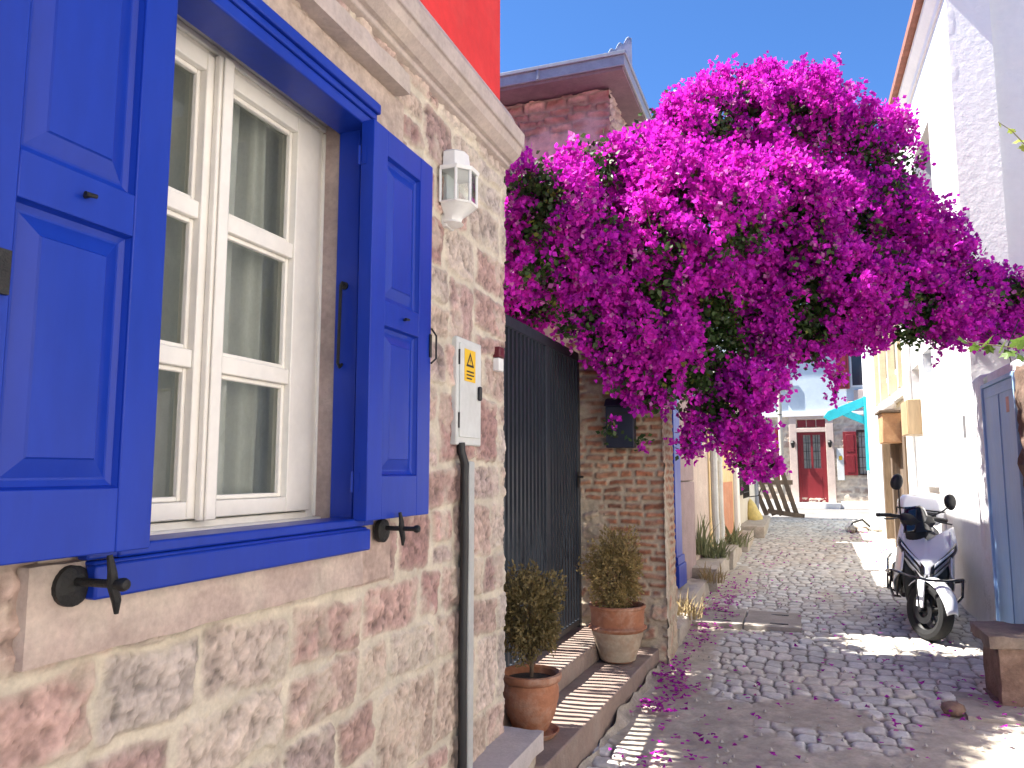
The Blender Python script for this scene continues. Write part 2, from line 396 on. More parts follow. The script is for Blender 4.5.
# smooth dressed slabs around the window: lintel slab and jamb slabs, flush with the wall
nn = fbm(U * 12, V * 12, 5, 77); n9 = fbm(U * 70, V * 70, 3, 78)
def slab(u0, u1, v0, v1, c):
    global H, C
    d = np.minimum(np.minimum(U - u0, u1 - U), np.minimum(V - v0, v1 - V)) + .004 * (nn - .5)
    w = sstep(-.004, .004, d); ed = sstep(.0, .012, d)
    H = H * (1 - w) + w * (.020 + .004 * (nn - .5) + .002 * (n9 - .5)) * (.35 + .65 * ed)
    c = np.array(c) * (1 + .35 * (nn - .5) + .5 * (n9 - .5))[..., None]
    C = C * (1 - w[..., None]) + c * w[..., None]
slab(.75, 2.29, 2.665, 2.845, (.42, .335, .28)); slab(2.045, 2.25, 1.215, 1.66, (.41, .31, .265)); slab(2.045, 2.28, 1.67, 2.24, (.43, .34, .285)); slab(2.045, 2.24, 2.25, 2.66, (.40, .305, .26))
slab(.84, 1.09, 1.40, 2.66, (.41, .32, .27))
P = planeP(U, V, H, (WX - .008, 0, 0), (0, 1, 0), (0, 0, 1), (1, 0, 0))
# rounded quoin at the street corner
k = sstep(3.29, 3.345, U); P[..., 0] -= .03 * k * k; P[..., 0] += .014 * (fbm(V * 5, U * 5, 3, 91) - .5) * k
P[..., 1] += .03 * (fbm(V * 7 + 3, U * 2, 3, 92) - .5) * sstep(3.15, 3.34, U)
cu = (U[:-1, :-1] + U[1:, 1:]) / 2; cv = (V[:-1, :-1] + V[1:, 1:]) / 2
keep = ~((cu > OY0) & (cu < OY1) & (cv > OZ0) & (cv < OZ1))
sheet('stone_wall', P, C, stone_m, house, keep)
# flank wall towards the gate, in the same stone
U2, V2 = wallgrid(0, 1.4, .02, 3.0, .012)
rg2 = random.Random(5); H2, C2 = masonry(U2, V2, courses(0, 1.4, 0, 3.02, rg2, (.15, .26), (.18, .42)), rg2, pal, (.66, .595, .495), joint=.010, hgt=.016, warp=.017, rnd=.05, seed=140, smear=.5, fill=.012)
P2 = planeP(U2, V2, H2, (WX - .035, 3.328, 0), (-1, 0, 0), (0, 0, 1), (0, 1, 0)); sheet('flank_wall', P2, C2, stone_m, house)
mb = MB(); mb.box(-6.2, -2.55, 3.0, 3.28, -.2, 3.05); mb.build('rear_wall', dress_m, house, smooth=0)
mb = MB(); mb.box(-6.2, WX - .005, -6, -.38, -.6, 3.0); mb.build('back_range', dress_m, house, smooth=0)
# room behind the window, its back left open to let daylight reach the curtain
mb = MB(); mb.quad((-6, -.3, .3), (-1.46, -.3, .3), (-1.46, 2.9, .3), (-6, 2.9, .3))
mb.quad((-6, -.3, .3), (-1.46, -.3, .3), (-1.46, -.3, 2.95), (-6, -.3, 2.95)); mb.quad((-6, 2.9, .3), (-1.46, 2.9, .3), (-1.46, 2.9, 2.95), (-6, 2.9, 2.95)); mb.quad((-6, -.3, 2.95), (-1.46, -.3, 2.95), (-1.46, 2.9, 2.95), (-6, 2.9, 2.95))
mb.build('room', pmat('room_plaster', (.55, .53, .48), .9, .06, 3, 0), house, smooth=0)
# reveal of the opening
mb = MB()
for (y, s) in ((OY0, -1), (OY1, 1)): mb.box(-1.56, WX + .004, min(y, y + s * .1), max(y, y + s * .1), OZ0 - .1, OZ1 + .1)
mb.box(-1.56, WX + .004, OY0, OY1, OZ1, OZ1 + .1); mb.box(-1.56, WX + .004, OY0, OY1, OZ0 - .1, OZ0)
mb.build('reveal', dress_m, house, smooth=0)
# stone sill slab and hood moulding
def rough_slab(name, x0, x1, y0, y1, z0, z1, mat, parent, amp=.008, n=(4, 60, 10), seed=1):
    bm = bmesh.new(); bmesh.ops.create_cube(bm, size=1)
    bm2 = MB(); nx, ny, nz = n
    def fs(fn, a, b): bm2.grid(fn, a, b)
    L = lambda a, b, t: a + (b - a) * t
    fs(lambda u, v: (x1, L(y0, y1, u), L(z0, z1, v)), ny, nz); fs(lambda u, v: (x0, L(y0, y1, u), L(z0, z1, v)), ny, nz)
    fs(lambda u, v: (L(x0, x1, v), L(y0, y1, u), z1), ny, nx); fs(lambda u, v: (L(x0, x1, v), L(y0, y1, u), z0), ny, nx)
    fs(lambda u, v: (L(x0, x1, u), y0, L(z0, z1, v)), nx, nz); fs(lambda u, v: (L(x0, x1, u), y1, L(z0, z1, v)), nx, nz)
    bm.free()
    bm = bmesh.new(); vs = [bm.verts.new(p) for p in bm2.v]
    for f in bm2.f: bm.faces.new([vs[i] for i in f])
    bmesh.ops.remove_doubles(bm, verts=bm.verts, dist=1e-4); bmesh.ops.recalc_face_normals(bm, faces=bm.faces); bm.normal_update()
    from mathutils import noise as mn
    cx, cy, cz = (x0 + x1) / 2, (y0 + y1) / 2, (z0 + z1) / 2; hx, hy, hz = (x1 - x0) / 2, (y1 - y0) / 2, (z1 - z0) / 2
    for v in bm.verts:
        e = sum(1 for c, m, h in ((v.co.x, cx, hx), (v.co.y, cy, hy), (v.co.z, cz, hz)) if abs(abs(c - m) - h) < 1e-4)
        nz_ = mn.noise(v.co * 9 + Vector((seed, 0, 0))) + .5 * mn.noise(v.co * 27 + Vector((seed, 5, 0)))
        v.co += v.normal * (nz_ * amp - (amp * .9 * (.6 + mn.noise(v.co * 14)) if e > 1 else 0))
    mb = MB(); bm.verts.index_update(); mb.v = [tuple(v.co) for v in bm.verts]; mb.f = [tuple(v.index for v in f.verts) for f in bm.faces]; bm.free()
    return mb.build(name, mat, parent, smooth=50)
rough_slab('sill_stone', -1.42, -1.222, .965, 2.05, 1.226, 1.40, dress_m, house, .006)
rough_slab('hood_moulding', -1.32, -1.19, .2, 2.235, 2.845, 2.915, corn_m, house, .004, (4, 90, 4), 4)
# cornice with an ogee profile
pr = [(-1.35, 2.985), (-1.262, 2.985), (-1.225, 3.0), (-1.222, 3.018), (-1.205, 3.022), (-1.172, 3.05), (-1.160, 3.085), (-1.150, 3.088), (-1.148, 3.155), (-1.160, 3.165), (-1.185, 3.20), (-1.215, 3.262), (-1.26, 3.318), (-1.45, 3.32)]
mb = MB(); mb.sweep(pr, -6, 3.315); mb.build('cornice', corn_m, house, smooth=25, bevel=.003, seg=1)
mb = MB(); mb.box(-6.3, -1.262, -6.0, 3.30, 3.31, 6.1); mb.build('red_upper_wall', red_m, house, smooth=0, bevel=.02)
mb = MB(); mb.box(-6.4, -1.16, -6.2, 3.38, 6.1, 6.2); mb.build('roof', corn_m, house, smooth=0, bevel=.02)

# --- blue casing: lining boards in the opening, head with two fasciae, sill board
cas = thing('window_casing', None, None); 
def add(parent, name, mat, fn, **k):
    mb = MB(); fn(mb); return mb.build(name, mat, parent, **k)
bpy.data.objects.remove(cas)
cs = MB()
cs.box(-1.315, -1.236, OY1 - .038, OY1 + .012, 1.40, 2.655); cs.box(-1.232, -1.205, OY1 - .038, OY1 + .035, 1.40, 2.655)
cs.box(-1.315, -1.236, OY0 - .012, OY0 + .038, 1.40, 2.655); cs.box(-1.232, -1.205, OY0 - .035, OY0 + .038, 1.40, 2.655)
cs.box(-1.32, -1.205, OY0 - .04, OY1 + .04, 2.625, 2.66)
cs.box(-1.245, -1.198, OY0 - .035, OY1 - .004, 2.661, 2.682); cs.box(-1.245, -1.188, OY0 - .04, OY1 + .002, 2.683, 2.716)
casing = cs.build('window_casing', blue_m, house, bevel=.004)
sb = MB(); sb.box(-1.33, -1.198, 1.075, 2.026, 1.336, 1.398); sb.box(-1.31, -1.20, OY0 + .03, OY1 - .03, 1.399, 1.424); sb.box(-1.215, -1.188, 1.07, 2.03, 1.33, 1.392)
sb.build('sill_board', blue_m, casing, bevel=.005)
# --- cream two-leaf window, set deep
FX = -1.40
fr = MB(); Y0, Y1, ZB, ZT = 1.045, 2.055, 1.405, 2.705
for a, b in ((Y0, Y0 + .05), (Y1 - .05, Y1)): fr.box(FX - .06, FX, a, b, ZB, ZT)
fr.box(FX - .06, FX - .001, Y0 + .05, Y1 - .05, ZT - .06, ZT); fr.box(FX - .06, FX - .001, Y0 + .05, Y1 - .05, ZB, ZB + .035)
fr.box(FX, FX + .016, Y0 + .01, Y1 - .01, ZT - .028, ZT - .006); fr.box(FX, FX + .010, Y0 + .01, Y1 - .01, ZT - .05, ZT - .03)
fr.box(FX - .002, FX + .010, Y1 - .020, Y1 - .008, ZB + .02, ZT - .055); fr.box(FX - .02, FX + .03, Y0 + .05, Y1 - .01, ZB - .012, ZB + .018)
frame = fr.build('window_frame', cream_m, house, bevel=.004)
mid = (Y0 + Y1) / 2
def sash(y0, y1, py0, py1):
    s = MB(); xs0, xs1 = FX - .045, FX + .014; zs0, zs1 = ZB + .04, ZT - .066
    zp = [1.487, 1.815, 1.860, 2.195, 2.240, 2.592]
    s.box(xs0, xs1, y0, py0, zs0, zs1); s.box(xs0, xs1, py1, y1, zs0, zs1)
    s.box(xs0, xs1 - .001, py0, py1, zs0, zp[0]); s.box(xs0, xs1 - .001, py0, py1, zp[5], zs1)
    for a, b in ((zp[1], zp[2]), (zp[3], zp[4])): s.box(xs0 + .008, xs1 - .006, py0, py1, a, b)
    for a, b in ((zp[0], zp[1]), (zp[2], zp[3]), (zp[4], zp[5])):
        s.box(FX - .0215, FX - .006, py0 + .0005, py0 + .013, a + .0005, b - .0005); s.box(FX - .0215, FX - .006, py1 - .013, py1 - .0005, a + .0005, b - .0005)
        s.box(FX - .0215, FX - .0065, py0 + .0135, py1 - .0135, a + .0005, a + .013); s.box(FX - .0215, FX - .0065, py0 + .0135, py1 - .0135, b - .013, b - .0005)
    o = s.build('sash', cream_m, frame, bevel=.003)
    g = MB()
    for a, b in ((zp[0], zp[1]), (zp[2], zp[3]), (zp[4], zp[5])): g.quad((FX - .022, py0 - .005, a - .005), (FX - .022, py1 + .005, a - .005), (FX - .022, py1 + .005, b + .005), (FX - .022, py0 - .005, b + .005))
    return g
g1 = sash(mid + .002, Y1 - .052, 1.578, 1.888); g2 = sash(Y0 + .052, mid - .002, 1.225, 1.498)
for g in (g1, g2): g.build('pane', glass_m, frame, smooth=0, fixn=False)
st = MB(); st.box(FX + .0145, FX + .032, mid - .028, mid + .030, ZB + .036, ZT - .062); st.box(FX + .033, FX + .040, mid - .017, mid + .019, ZB + .036, ZT - .062)
st.build('meeting_stile', cream_m, frame, bevel=.006)
# curtain inside
def curtain(y0, y1, seed):
    n1, n2 = 160, 50
    def f(u, v):
        y = y0 + (y1 - y0) * u; w = .030 * math.sin(y * 58 + 1.3 * math.sin(y * 11 + seed) + .5 * v) + .014 * math.sin(y * 117 + seed * 2 + v)
        return (-1.515 + w * (.55 + .45 * v) , y + .006 * math.sin(v * 5 + y * 30), 1.42 + 1.26 * v)
    return MB().grid(f, n1, n2)
cur_m = pmat('linen_curtain', (.55, .575, .54), .9, .07, 20, .25, 420, trans=.35, stretch=(1, 1, .6))
c = curtain(1.05, 2.04, 1).build('curtain', cur_m, smooth=80); tag(c, 'pale linen curtain hanging behind the panes of the blue-framed window', 'curtain')

# --- shutters
def shutter(y0, y1, x_front, th, flip, panels, z0=1.418, z1=2.632):
    """framed two-panel shutter lying open along the wall; raised and fielded panels"""
    xb, xf = x_front - th, x_front; s = MB(); stile = (panels[0][0] - y0, y1 - panels[0][1])
    pz = sorted((p[2], p[3]) for p in panels)
    s.box(xb, xf, y0, panels[0][0], z0, z1); s.box(xb, xf, panels[0][1], y1, z0, z1)
    edges = [z0] + [z for p in pz for z in p] + [z1]
    for a, b in zip(edges[0::2], edges[1::2]): s.box(xb, xf - .0005, panels[0][0], panels[0][1], a, b)
    o = s.build('shutter', blue_m, house, bevel=.0025)
    for (a, b, c_, d) in panels:
        m = MB(); r1, r2 = .014, .048; xr = xf - .020; xp = xf - .006
        def ring(t, x): return [(x, a + t, c_ + t), (x, b - t, c_ + t), (x, b - t, d - t), (x, a + t, d - t)]
        rings = [ring(-.001, xf - .003), ring(.004, xf - .016), ring(r1, xr), ring(r1 + .004, xr), ring(r2, xp - .003), ring(r2 + .003, xp)]
        m.loft(rings, cap=False); k = len(m.v) - 4; m.f.append((k, k + 1, k + 2, k + 3))
        m.quad((xb + .006, a, c_), (xb + .006, b, c_), (xb + .006, b, d), (xb + .006, a, d))
        m.build('panel', blue_m, o, smooth=0)
    return o
sL = shutter(.735, 1.138, -1.135, .045, 0, [(.832, 1.060, 1.532, 1.992), (.832, 1.060, 2.072, 2.535)])
sR = shutter(1.962, 2.368, -1.165, .045, 0, [(2.048, 2.276, 1.548, 2.006), (2.048, 2.276, 2.086, 2.548)])
for o, yk, x, z in ((sL, .953, -1.135, 2.033), (sR, 2.17, -1.165, 2.045)):
    k = MB(); k.tube([(x - .002, yk, z), (x + .012, yk, z)], [.004, .004], 8); k.tube([(x + .012, yk - .010, z), (x + .013, yk + .012, z + .002)], [.005, .004], 8); k.build('peg', iron_m, o)
h = MB()
for z in (1.53, 2.52):
    h = MB(); h.tube([(-1.213, 1.957, z - .03), (-1.213, 1.957, z + .03)], .0045, 8); h.box(-1.206, -1.19, 1.9585, 1.9605, z - .028, z + .028)
    h.build('hinge', blue_m, sR)
# keeper plate with a bent bar on the free edge
h = MB(); h.box(-1.163, -1.160, 2.352, 2.366, 1.95, 2.03); h.tube([(-1.160, 2.362, 1.93), (-1.156, 2.392, 1.95), (-1.156, 2.392, 2.03), (-1.160, 2.362, 2.05)], .0035, 8); h.build('latch_keeper', iron_m, sR)
h = MB(); h.box(-1.134, -1.126, .800, .824, 1.83, 1.90); h.build('latch_keeper', iron_m, sL)
# long hook on the jamb
h = MB(); h.tube([(-1.28, 1.998, 2.128), (-1.28, 1.985, 2.135), (-1.28, 1.978, 2.125), (-1.285, 1.98, 1.885), (-1.285, 1.99, 1.875), (-1.285, 2.002, 1.885)], .005, 8); h.lathe([(0, -.004), (.012, -.003), (.012, .003), (0, .004)], 12, (-1.28, 1.998, 2.128), 'Y'); h.build('jamb_hook', iron_m, casing)
# iron shutter holdbacks
for y, z, xf in ((1.045, 1.366, -1.135), (2.15, 1.385, -1.165)):
    hb = MB(); hb.lathe([(0, .012), (.026, .010), (.036, .004), (.036, -.012)], 20, (-1.215, y, z - .008), 'X')
    hb.tube([(-1.235, y, z), (-1.10, y, z)], .0075, 10); hb.lathe([(.0001, .014), (.009, .011), (.012, .004), (.011, -.004), (0, -.006)], 14, (-1.10, y, z), 'X')
    hb.tube([(xf + .012, y - .008, z + .05), (xf + .016, y - .004, z + .02), (xf + .014, y, z), (xf + .016, y + .008, z - .03), (xf + .013, y + .012, z - .052)], [.005, .008, .010, .008, .004], 10)
    hb.build('shutter_holdback', iron_m, house)

# ================================================================== things on the stone house wall
white_m = pmat('white_metal', (.78, .78, .76), .45, .05, 8, .06, 60)
lantern_glass = glassmat('lantern_glass', (.80, .86, .86), 1.6)
lt = thing('wall_lantern', 'small white half lantern fixed high on the pink stone wall', 'lantern', (-1.235, 2.66, 2.5))
ly, lx = 2.66, -1.238
def half(r, d, z): return [(lx, ly - r, z), (lx + d * .62, ly - r, z), (lx + d, ly - r * .42, z), (lx + d, ly + r * .42, z), (lx + d * .62, ly + r, z), (lx, ly + r, z)]
m = MB(); m.box(lx - .02, lx + .008, ly - .035, ly + .035, 2.505, 2.79); m.build('back_plate', white_m, lt, bevel=.003)
m = MB(); m.loft([half(.084, .112, 2.715), half(.086, .115, 2.722), half(.086, .115, 2.730), half(.072, .098, 2.738)]); m.build('eave_ring', white_m, lt)
m = MB(); m.loft([half(.058, .082, 2.738), half(.052, .075, 2.80), half(.030, .05, 2.815)]); m.build('cap', white_m, lt)
m = MB(); m.loft([half(.080, .108, 2.585), half(.082, .112, 2.592), half(.066, .09, 2.572), half(.040, .055, 2.548), half(.035, .048, 2.53), half(.044, .058, 2.52), half(.022, .03, 2.508)]); m.build('base_cup', white_m, lt)
m = MB(); hh = half(.078, .104, 0)
for i in range(6):
    p = Vector(hh[i]); m.tube([(p.x, p.y, 2.588), (p.x, p.y, 2.72)], .006, 6)
m.build('glazing_bars', white_m, lt)
m = MB()
for i in range(5): a, b = hh[i], hh[i + 1]; m.quad((a[0], a[1], 2.592), (b[0], b[1], 2.592), (b[0], b[1], 2.716), (a[0], a[1], 2.716))
m.build('glass', lantern_glass, lt, smooth=0)

grey_m = pmat('painted_box', (.60, .62, .60), .5, .07, 5, .12, 40, stain=(.50, .49, .45), stain_scale=6, stain_amt=.4)
yel_m = pmat('yellow_label', (.80, .50, .02), .55, .05, 20, 0); blk_m = pmat('black_plastic', (.015, .015, .016), .5, .15, 20, .1)
bx = thing('meter_box', 'narrow pale grey electricity box with yellow warning sticker on the pink stone wall', 'electric box', (-1.235, 2.77, 1.66))
m = MB(); m.box(-1.27, -1.226, 2.725, 2.975, 1.664, 2.092); m.build('cabinet', grey_m, bx, bevel=.006)
m = MB(); m.box(-1.2255, -1.221, 2.745, 2.957, 1.695, 2.07); m.build('door', grey_m, bx, bevel=.002)
m = MB(); m.box(-1.2205, -1.2195, 2.785, 2.895, 1.92, 2.05); m.build('warning_sticker', yel_m, bx, smooth=0)
m = MB(); tri = [(2.800, 1.980), (2.878, 1.980), (2.839, 2.040)]; tin = [(2.816, 1.989), (2.862, 1.989), (2.839, 2.025)]
k = len(m.v); m.v += [(-1.2185, a, b) for a, b in tri + tin]; m.f += [(k + i, k + (i + 1) % 3, k + 3 + (i + 1) % 3, k + 3 + i) for i in range(3)]
m.add([(-1.2185, 2.842, 2.020), (-1.2185, 2.833, 2.005), (-1.2185, 2.840, 2.006), (-1.2185, 2.836, 1.992), (-1.2185, 2.845, 2.008), (-1.2185, 2.838, 2.007)], [(0, 1, 2, 5), (2, 3, 4, 5)])
for q in range(3): m.quad((-1.2185, 2.803, 1.963 - q * .014), (-1.2185, 2.878 - .02 * (q == 2), 1.963 - q * .014), (-1.2185, 2.878 - .02 * (q == 2), 1.957 - q * .014), (-1.2185, 2.803, 1.957 - q * .014))
m.build('warning_symbol', blk_m, bx, smooth=0)
m = MB(); m.box(-1.221, -1.205, 2.918, 2.942, 1.85, 1.91); m.build('handle', blk_m, bx, bevel=.008)
for z in (1.76, 2.01): m = MB(); m.tube([(-1.223, 2.741, z - .03), (-1.223, 2.741, z + .03)], .004, 8); m.build('hinge', blk_m, bx)
tr_m = pmat('grey_conduit', (.42, .43, .42), .6, .1, 6, .1)
m = MB(); m.tube([(-1.225, 2.765, 1.672), (-1.222, 2.765, 1.635), (-1.21, 2.772, 1.59), (-1.212, 2.772, 1.54), (-1.212, 2.778, 1.3), (-1.215, 2.772, .9), (-1.213, 2.775, .43)], .0165, 12)
tag(m.build('power_cable', blk_m), 'thick black cable running down the stone wall below the grey electricity box', 'cable')
m = MB(); m.box(-1.242, -1.200, 2.800, 2.850, .425, 1.60)
tag(m.build('cable_duct', tr_m, bevel=.006), 'slim grey duct beside the black cable on the stone wall', 'duct')
bl = thing('doorbell', 'small white and dark red doorbell on the stone wall near the gate', 'doorbell', (-1.235, 3.1, 2.0))
m = MB(); m.box(-1.25, -1.215, 3.16, 3.215, 2.005, 2.065); m.build('push_plate', white_m, bl, bevel=.006)
m = MB(); m.box(-1.25, -1.212, 3.157, 3.218, 2.067, 2.115); m.build('cover', pmat('dark_red_plastic', (.12, .012, .02), .4, .1, 20, 0), bl, bevel=.006)

# ================================================================== entrance: block, steps, gate
step_m = pmat('brown_step_stone', (.24, .175, .145), .85, .16, 5, .5, 50, stain=(.27, .23, .20), stain_scale=3.5, stain_amt=.55)
lime_m = pmat('rough_mortar', (.42, .36, .29), .92, .2, 7, .8, 35, stain=(.26, .20, .16), stain_scale=5, stain_amt=.7)
grn_m = pmat('grey_granite_top', (.46, .41, .40), .8, .12, 8, .4, 60, stain=(.42, .38, .36), stain_scale=3, stain_amt=.5)
blk = thing('stone_bench', 'low stone block with a grey slab top at the foot of the stone house corner', 'stone block', (-1.17, 3.0, .1))
o = rough_slab('top_slab', -1.32, -1.085, 2.55, 3.375, .345, .425, grn_m, blk, .005, (8, 30, 4), 3)
o = rough_slab('masonry_base', -1.32, -1.105, 2.55, 3.335, .0, .344, lime_m, blk, .010, (8, 30, 12), 9)
stp = thing('entrance_steps', 'two brown stone steps in front of the black gate', 'steps', (-1.3, 4.5, .12))
def slabpoly(name, pts, z0, z1, mat, seed):
    m = MB(); n = 40; (a, b, c, d) = [Vector((*p, 0)) for p in pts]
    def top(u, v):
        p = (a * (1 - u) + b * u) * (1 - v) + (d * (1 - u) + c * u) * v
        return p
    from mathutils import noise as mn
    def P(u, v, z):
        p = top(u, v); q = Vector((p.x, p.y, z)); w = mn.noise(q * 5 + Vector((seed, 0, 0))) * .006 + mn.noise(q * 22) * .003
        return (q.x + w, q.y + w * .3, q.z + w)
    m.grid(lambda u, v: P(u, v, z1), n, 8)
    for e in ((lambda u, v: P(u, 0, z0 + (z1 - z0) * v)), (lambda u, v: P(u, 1, z0 + (z1 - z0) * v))): m.grid(e, n, 6)
    for e in ((lambda u, v: P(0, u, z0 + (z1 - z0) * v)), (lambda u, v: P(1, u, z0 + (z1 - z0) * v))): m.grid(e, 8, 6)
    bm = bmesh.new(); vs = [bm.verts.new(p) for p in m.v]
    for f in m.f: bm.faces.new([vs[i] for i in f])
    bmesh.ops.remove_doubles(bm, verts=bm.verts, dist=2e-3); bm.verts.index_update()
    r = MB(); r.v = [tuple(v.co) for v in bm.verts]; r.f = [tuple(v.index for v in f.verts) for f in bm.faces]; bm.free()
    return r.build(name, mat, stp, smooth=45, bevel=.008)
slabpoly('lower_step', [(-1.06, 3.30), (-.965, 5.735), (-1.70, 5.735), (-1.70, 3.30)], .04, .300, step_m, 1)
slabpoly('upper_step', [(-1.36, 3.30), (-1.275, 5.73), (-1.80, 5.73), (-1.80, 3.30)], .302, .420, step_m, 5)
# mortar left along the front of the lower step
rr = random.Random(4); m = MB()
def mf(u, v):
    y = 3.3 + 2.4 * u; x = -1.055 + (y - 3.3) * .039; w = .5 + .5 * math.sin(y * 9 + 2 * math.sin(y * 4.3)); g = gz(y)
    top = g + .035 + .03 * (math.sin(y * 5.1) * math.sin(y * 2.3 + 1)) + .006 * math.sin(y * 31 + 2 * math.sin(y * 9))
    return (x + .014 + .055 * (1 - v) ** 1.5 + .012 * math.sin(y * 17 + v * 3), y, g - .02 + (top - g + .02) * v)
m.grid(mf, 120, 5); m.build('mortar_skirt', pmat('white_mortar', (.34, .30, .25), .95, .25, 12, .8, 60, stain=(.30, .25, .2), stain_scale=8), stp)

gate_m = pmat('charcoal_gate_paint', (.026, .033, .044), .45, .12, 8, .06, 40)
gt = thing('metal_gate', 'tall charcoal metal gate of narrow vertical slats beside the stone house', 'gate', (-1.56, 4.5, .43))
GX = -1.565; gy0, gy1 = 3.31, 5.70
m = MB(); n = 0; y = gy0 + .05
m = MB()
while y < gy1 - .05:
    m.box(GX - .022, GX + .020, y, y + .030, .475, 2.405); y += .072
m.build('slats', gate_m, gt, smooth=0)
for za, zb in ((2.402, 2.47), (.435, .48)): m = MB(); m.box(GX - .03, GX + .027, gy0, gy1 + .01, za, zb); m.build('rail', gate_m, gt, bevel=.004)
for a, b in ((gy0 - .02, gy0 + .04), (4.86, 4.92), (gy1 - .05, gy1 + .012)):
    m = MB(); m.box(GX - .028, GX + .030, a, b, .42, 2.401); m.build('post', gate_m, gt, bevel=.004)
m = MB(); m.box(GX - .05, GX - .024, gy0 + .05, gy1 - .05, 1.40, 1.46); m.build('lock_rail', gate_m, gt)
m = MB(); m.tube([(GX + .028, 5.64, 1.52), (GX + .065, 5.64, 1.52), (GX + .065, 5.56, 1.52)], .009, 8); m.box(GX + .028, GX + .034, 5.625, 5.655, 1.44, 1.56); m.build('handle', iron_m, gt)

# ================================================================== brick pier at the far side of the gate
brick_m = pmat('old_brick', attr='col', rough=.92, var=.16, scale=18, bump=.6, bscale=120, dist=.005)
bpal = [(.33, .115, .058), (.28, .095, .05), (.37, .145, .075), (.22, .078, .045), (.38, .18, .105), (.30, .125, .075)]
pier = thing('brick_pier', 'weathered brick and rubble pier beside the gate with pale mortar', 'pier', (-1.2, 5.95, .2))
def pierface(name, L, o, ud, nd, seed, h0=.1, h1=2.75):
    U, V = wallgrid(0, L, h0, h1, .008); rg = random.Random(seed)
    rects = courses(-.1, L + .1, h0 - .05, h1 + .05, rg, (.052, .066), (.10, .21), 0)
    H, C = masonry(U, V, rects, rg, bpal, (.40, .325, .24), joint=.0060, hgt=.016, warp=.010, rnd=.014, seed=seed, jit=.006, smear=.22, colvar=.25, fill=.003, speck=.35)
    # rubble patches: larger stones and smeared mortar, low down and at the gate side
    rub = courses(-.1, L + .1, h0 - .05, h1 + .05, rg, (.10, .18), (.12, .28), .3)
    H2, C2 = masonry(U, V, rub, rg, [(.44, .33, .24), (.42, .27, .20), (.48, .38, .29), (.38, .20, .14)], (.42, .35, .26), joint=.014, hgt=.024, warp=.03, rnd=.05, seed=seed + 50, smear=.9, colvar=.25, fill=.006)
    nz = fbm(U * 3.2, V * 3.2, 4, seed + 99)
    g = sstep(.66, .80, nz + .30 * sstep(.95, .45, V) + .28 * sstep(.34, .05, U) * sstep(1.6, 1.1, V) + .0)
    H = H * (1 - g) + (H2 + .006) * g; C = C * (1 - g[..., None]) + C2 * g[..., None]
    P = planeP(U, V, H, o, ud, (0, 0, 1), nd); return P, C
P, C = pierface('front', .64, (-1.545, 5.745, 0), (1, 0, 0), (0, -1, 0), 61)
sheet('front_face', P, C, brick_m, pier)
P, C = pierface('side', .50, (-.925, 5.715, 0), (0, 1, 0), (1, 0, 0), 62); P[..., 0] = -.912 + (P[..., 0] + .925) * .4
k = sstep(.08, .0, np.abs(P[..., 1] - 5.745)); C = C * (1 - .8 * k[..., None]) + np.array((.52, .46, .38)) * .8 * k[..., None]
sheet('street_face', P, C, brick_m, pier)
m = MB(); m.box(-1.54, -.923, 5.748, 6.205, .05, 2.745); m.build('core', lime_m, pier, smooth=0)
# wall above the gate opening behind the flowers is the courtyard: floor, back wall
crt_m = pmat('courtyard_paving', (.42, .39, .34), .9, .12, 3, .3, 30)
m = MB(); m.box(-6, -1.80, 3.30, 6.9, .30, .41); tag(m.build('courtyard_floor', crt_m, smooth=0), 'pale courtyard floor behind the gate', kind='structure')
# letterbox on the pier
lb = thing('letterbox', 'dark blue letterbox hung on the brick pier under the flowers', 'letterbox', (-1.17, 5.68, 1.75))
navy_m = pmat('navy_metal', (.012, .016, .035), .45, .1, 10, .05)
m = MB(); m.box(-1.315, -1.105, 5.625, 5.728, 1.735, 2.045); m.build('body', navy_m, lb, bevel=.006)
m = MB(); m.prism([(5.615, 2.047), (5.73, 2.047), (5.73, 2.115), (5.665, 2.10)], -1.325, -1.095, 'YZ'); m.build('roof_lid', navy_m, lb, bevel=.003)
m = MB(); m.box(-1.28, -1.14, 5.6235, 5.6245, 1.985, 2.0); m.build('slot', blk_m, lb, smooth=0)

# ================================================================== brick house behind the courtyard
bh = thing('brick_house', 'old brick house with grey metal eaves rising behind the purple flowers', 'house', (-2.5, 8, .2))
U, V = wallgrid(0, 3.6, .3, 5.36, .016); rg = random.Random(88)
rects = courses(-.1, 3.7, .25, 5.4, rg, (.075, .105), (.16, .30), .05)
H, C = masonry(U, V, rects, rg, [(.44, .20, .16), (.36, .155, .12), (.50, .25, .19), (.32, .14, .11), (.50, .30, .24), (.28, .12, .10)], (.40, .27, .235), joint=.006, hgt=.04, warp=.016, rnd=.02, seed=300, smear=.4, colvar=.25)
pl = sstep(.50, .60, fbm(U * 1.1 + 3, V * 1.3, 4, 311) + .25 * np.exp(-(((U - 2.4) / .75) ** 2 + ((V - 4.75) / .42) ** 2)) - .13)
plc = np.array((.62, .40, .36)) * (1 + .4 * (fbm(U * 6, V * 6, 4, 312) - .5))[..., None]
C = C * (1 - pl[..., None]) + plc * pl[..., None]; H = H * (1 - pl) + pl * (.035 + .012 * (fbm(U * 5, V * 5, 3, 313) - .5))
sheet('gable_wall', planeP(U, V, H, (-5.15, 7.0, 0), (1, 0, 0), (0, 0, 1), (0, -1, 0)), C, brick_m, bh)
U, V = wallgrid(0, 1.95, .3, 5.36, .02); rg = random.Random(89)
rects = courses(-.1, 4.3, .25, 5.4, rg, (.075, .105), (.16, .30), .05)
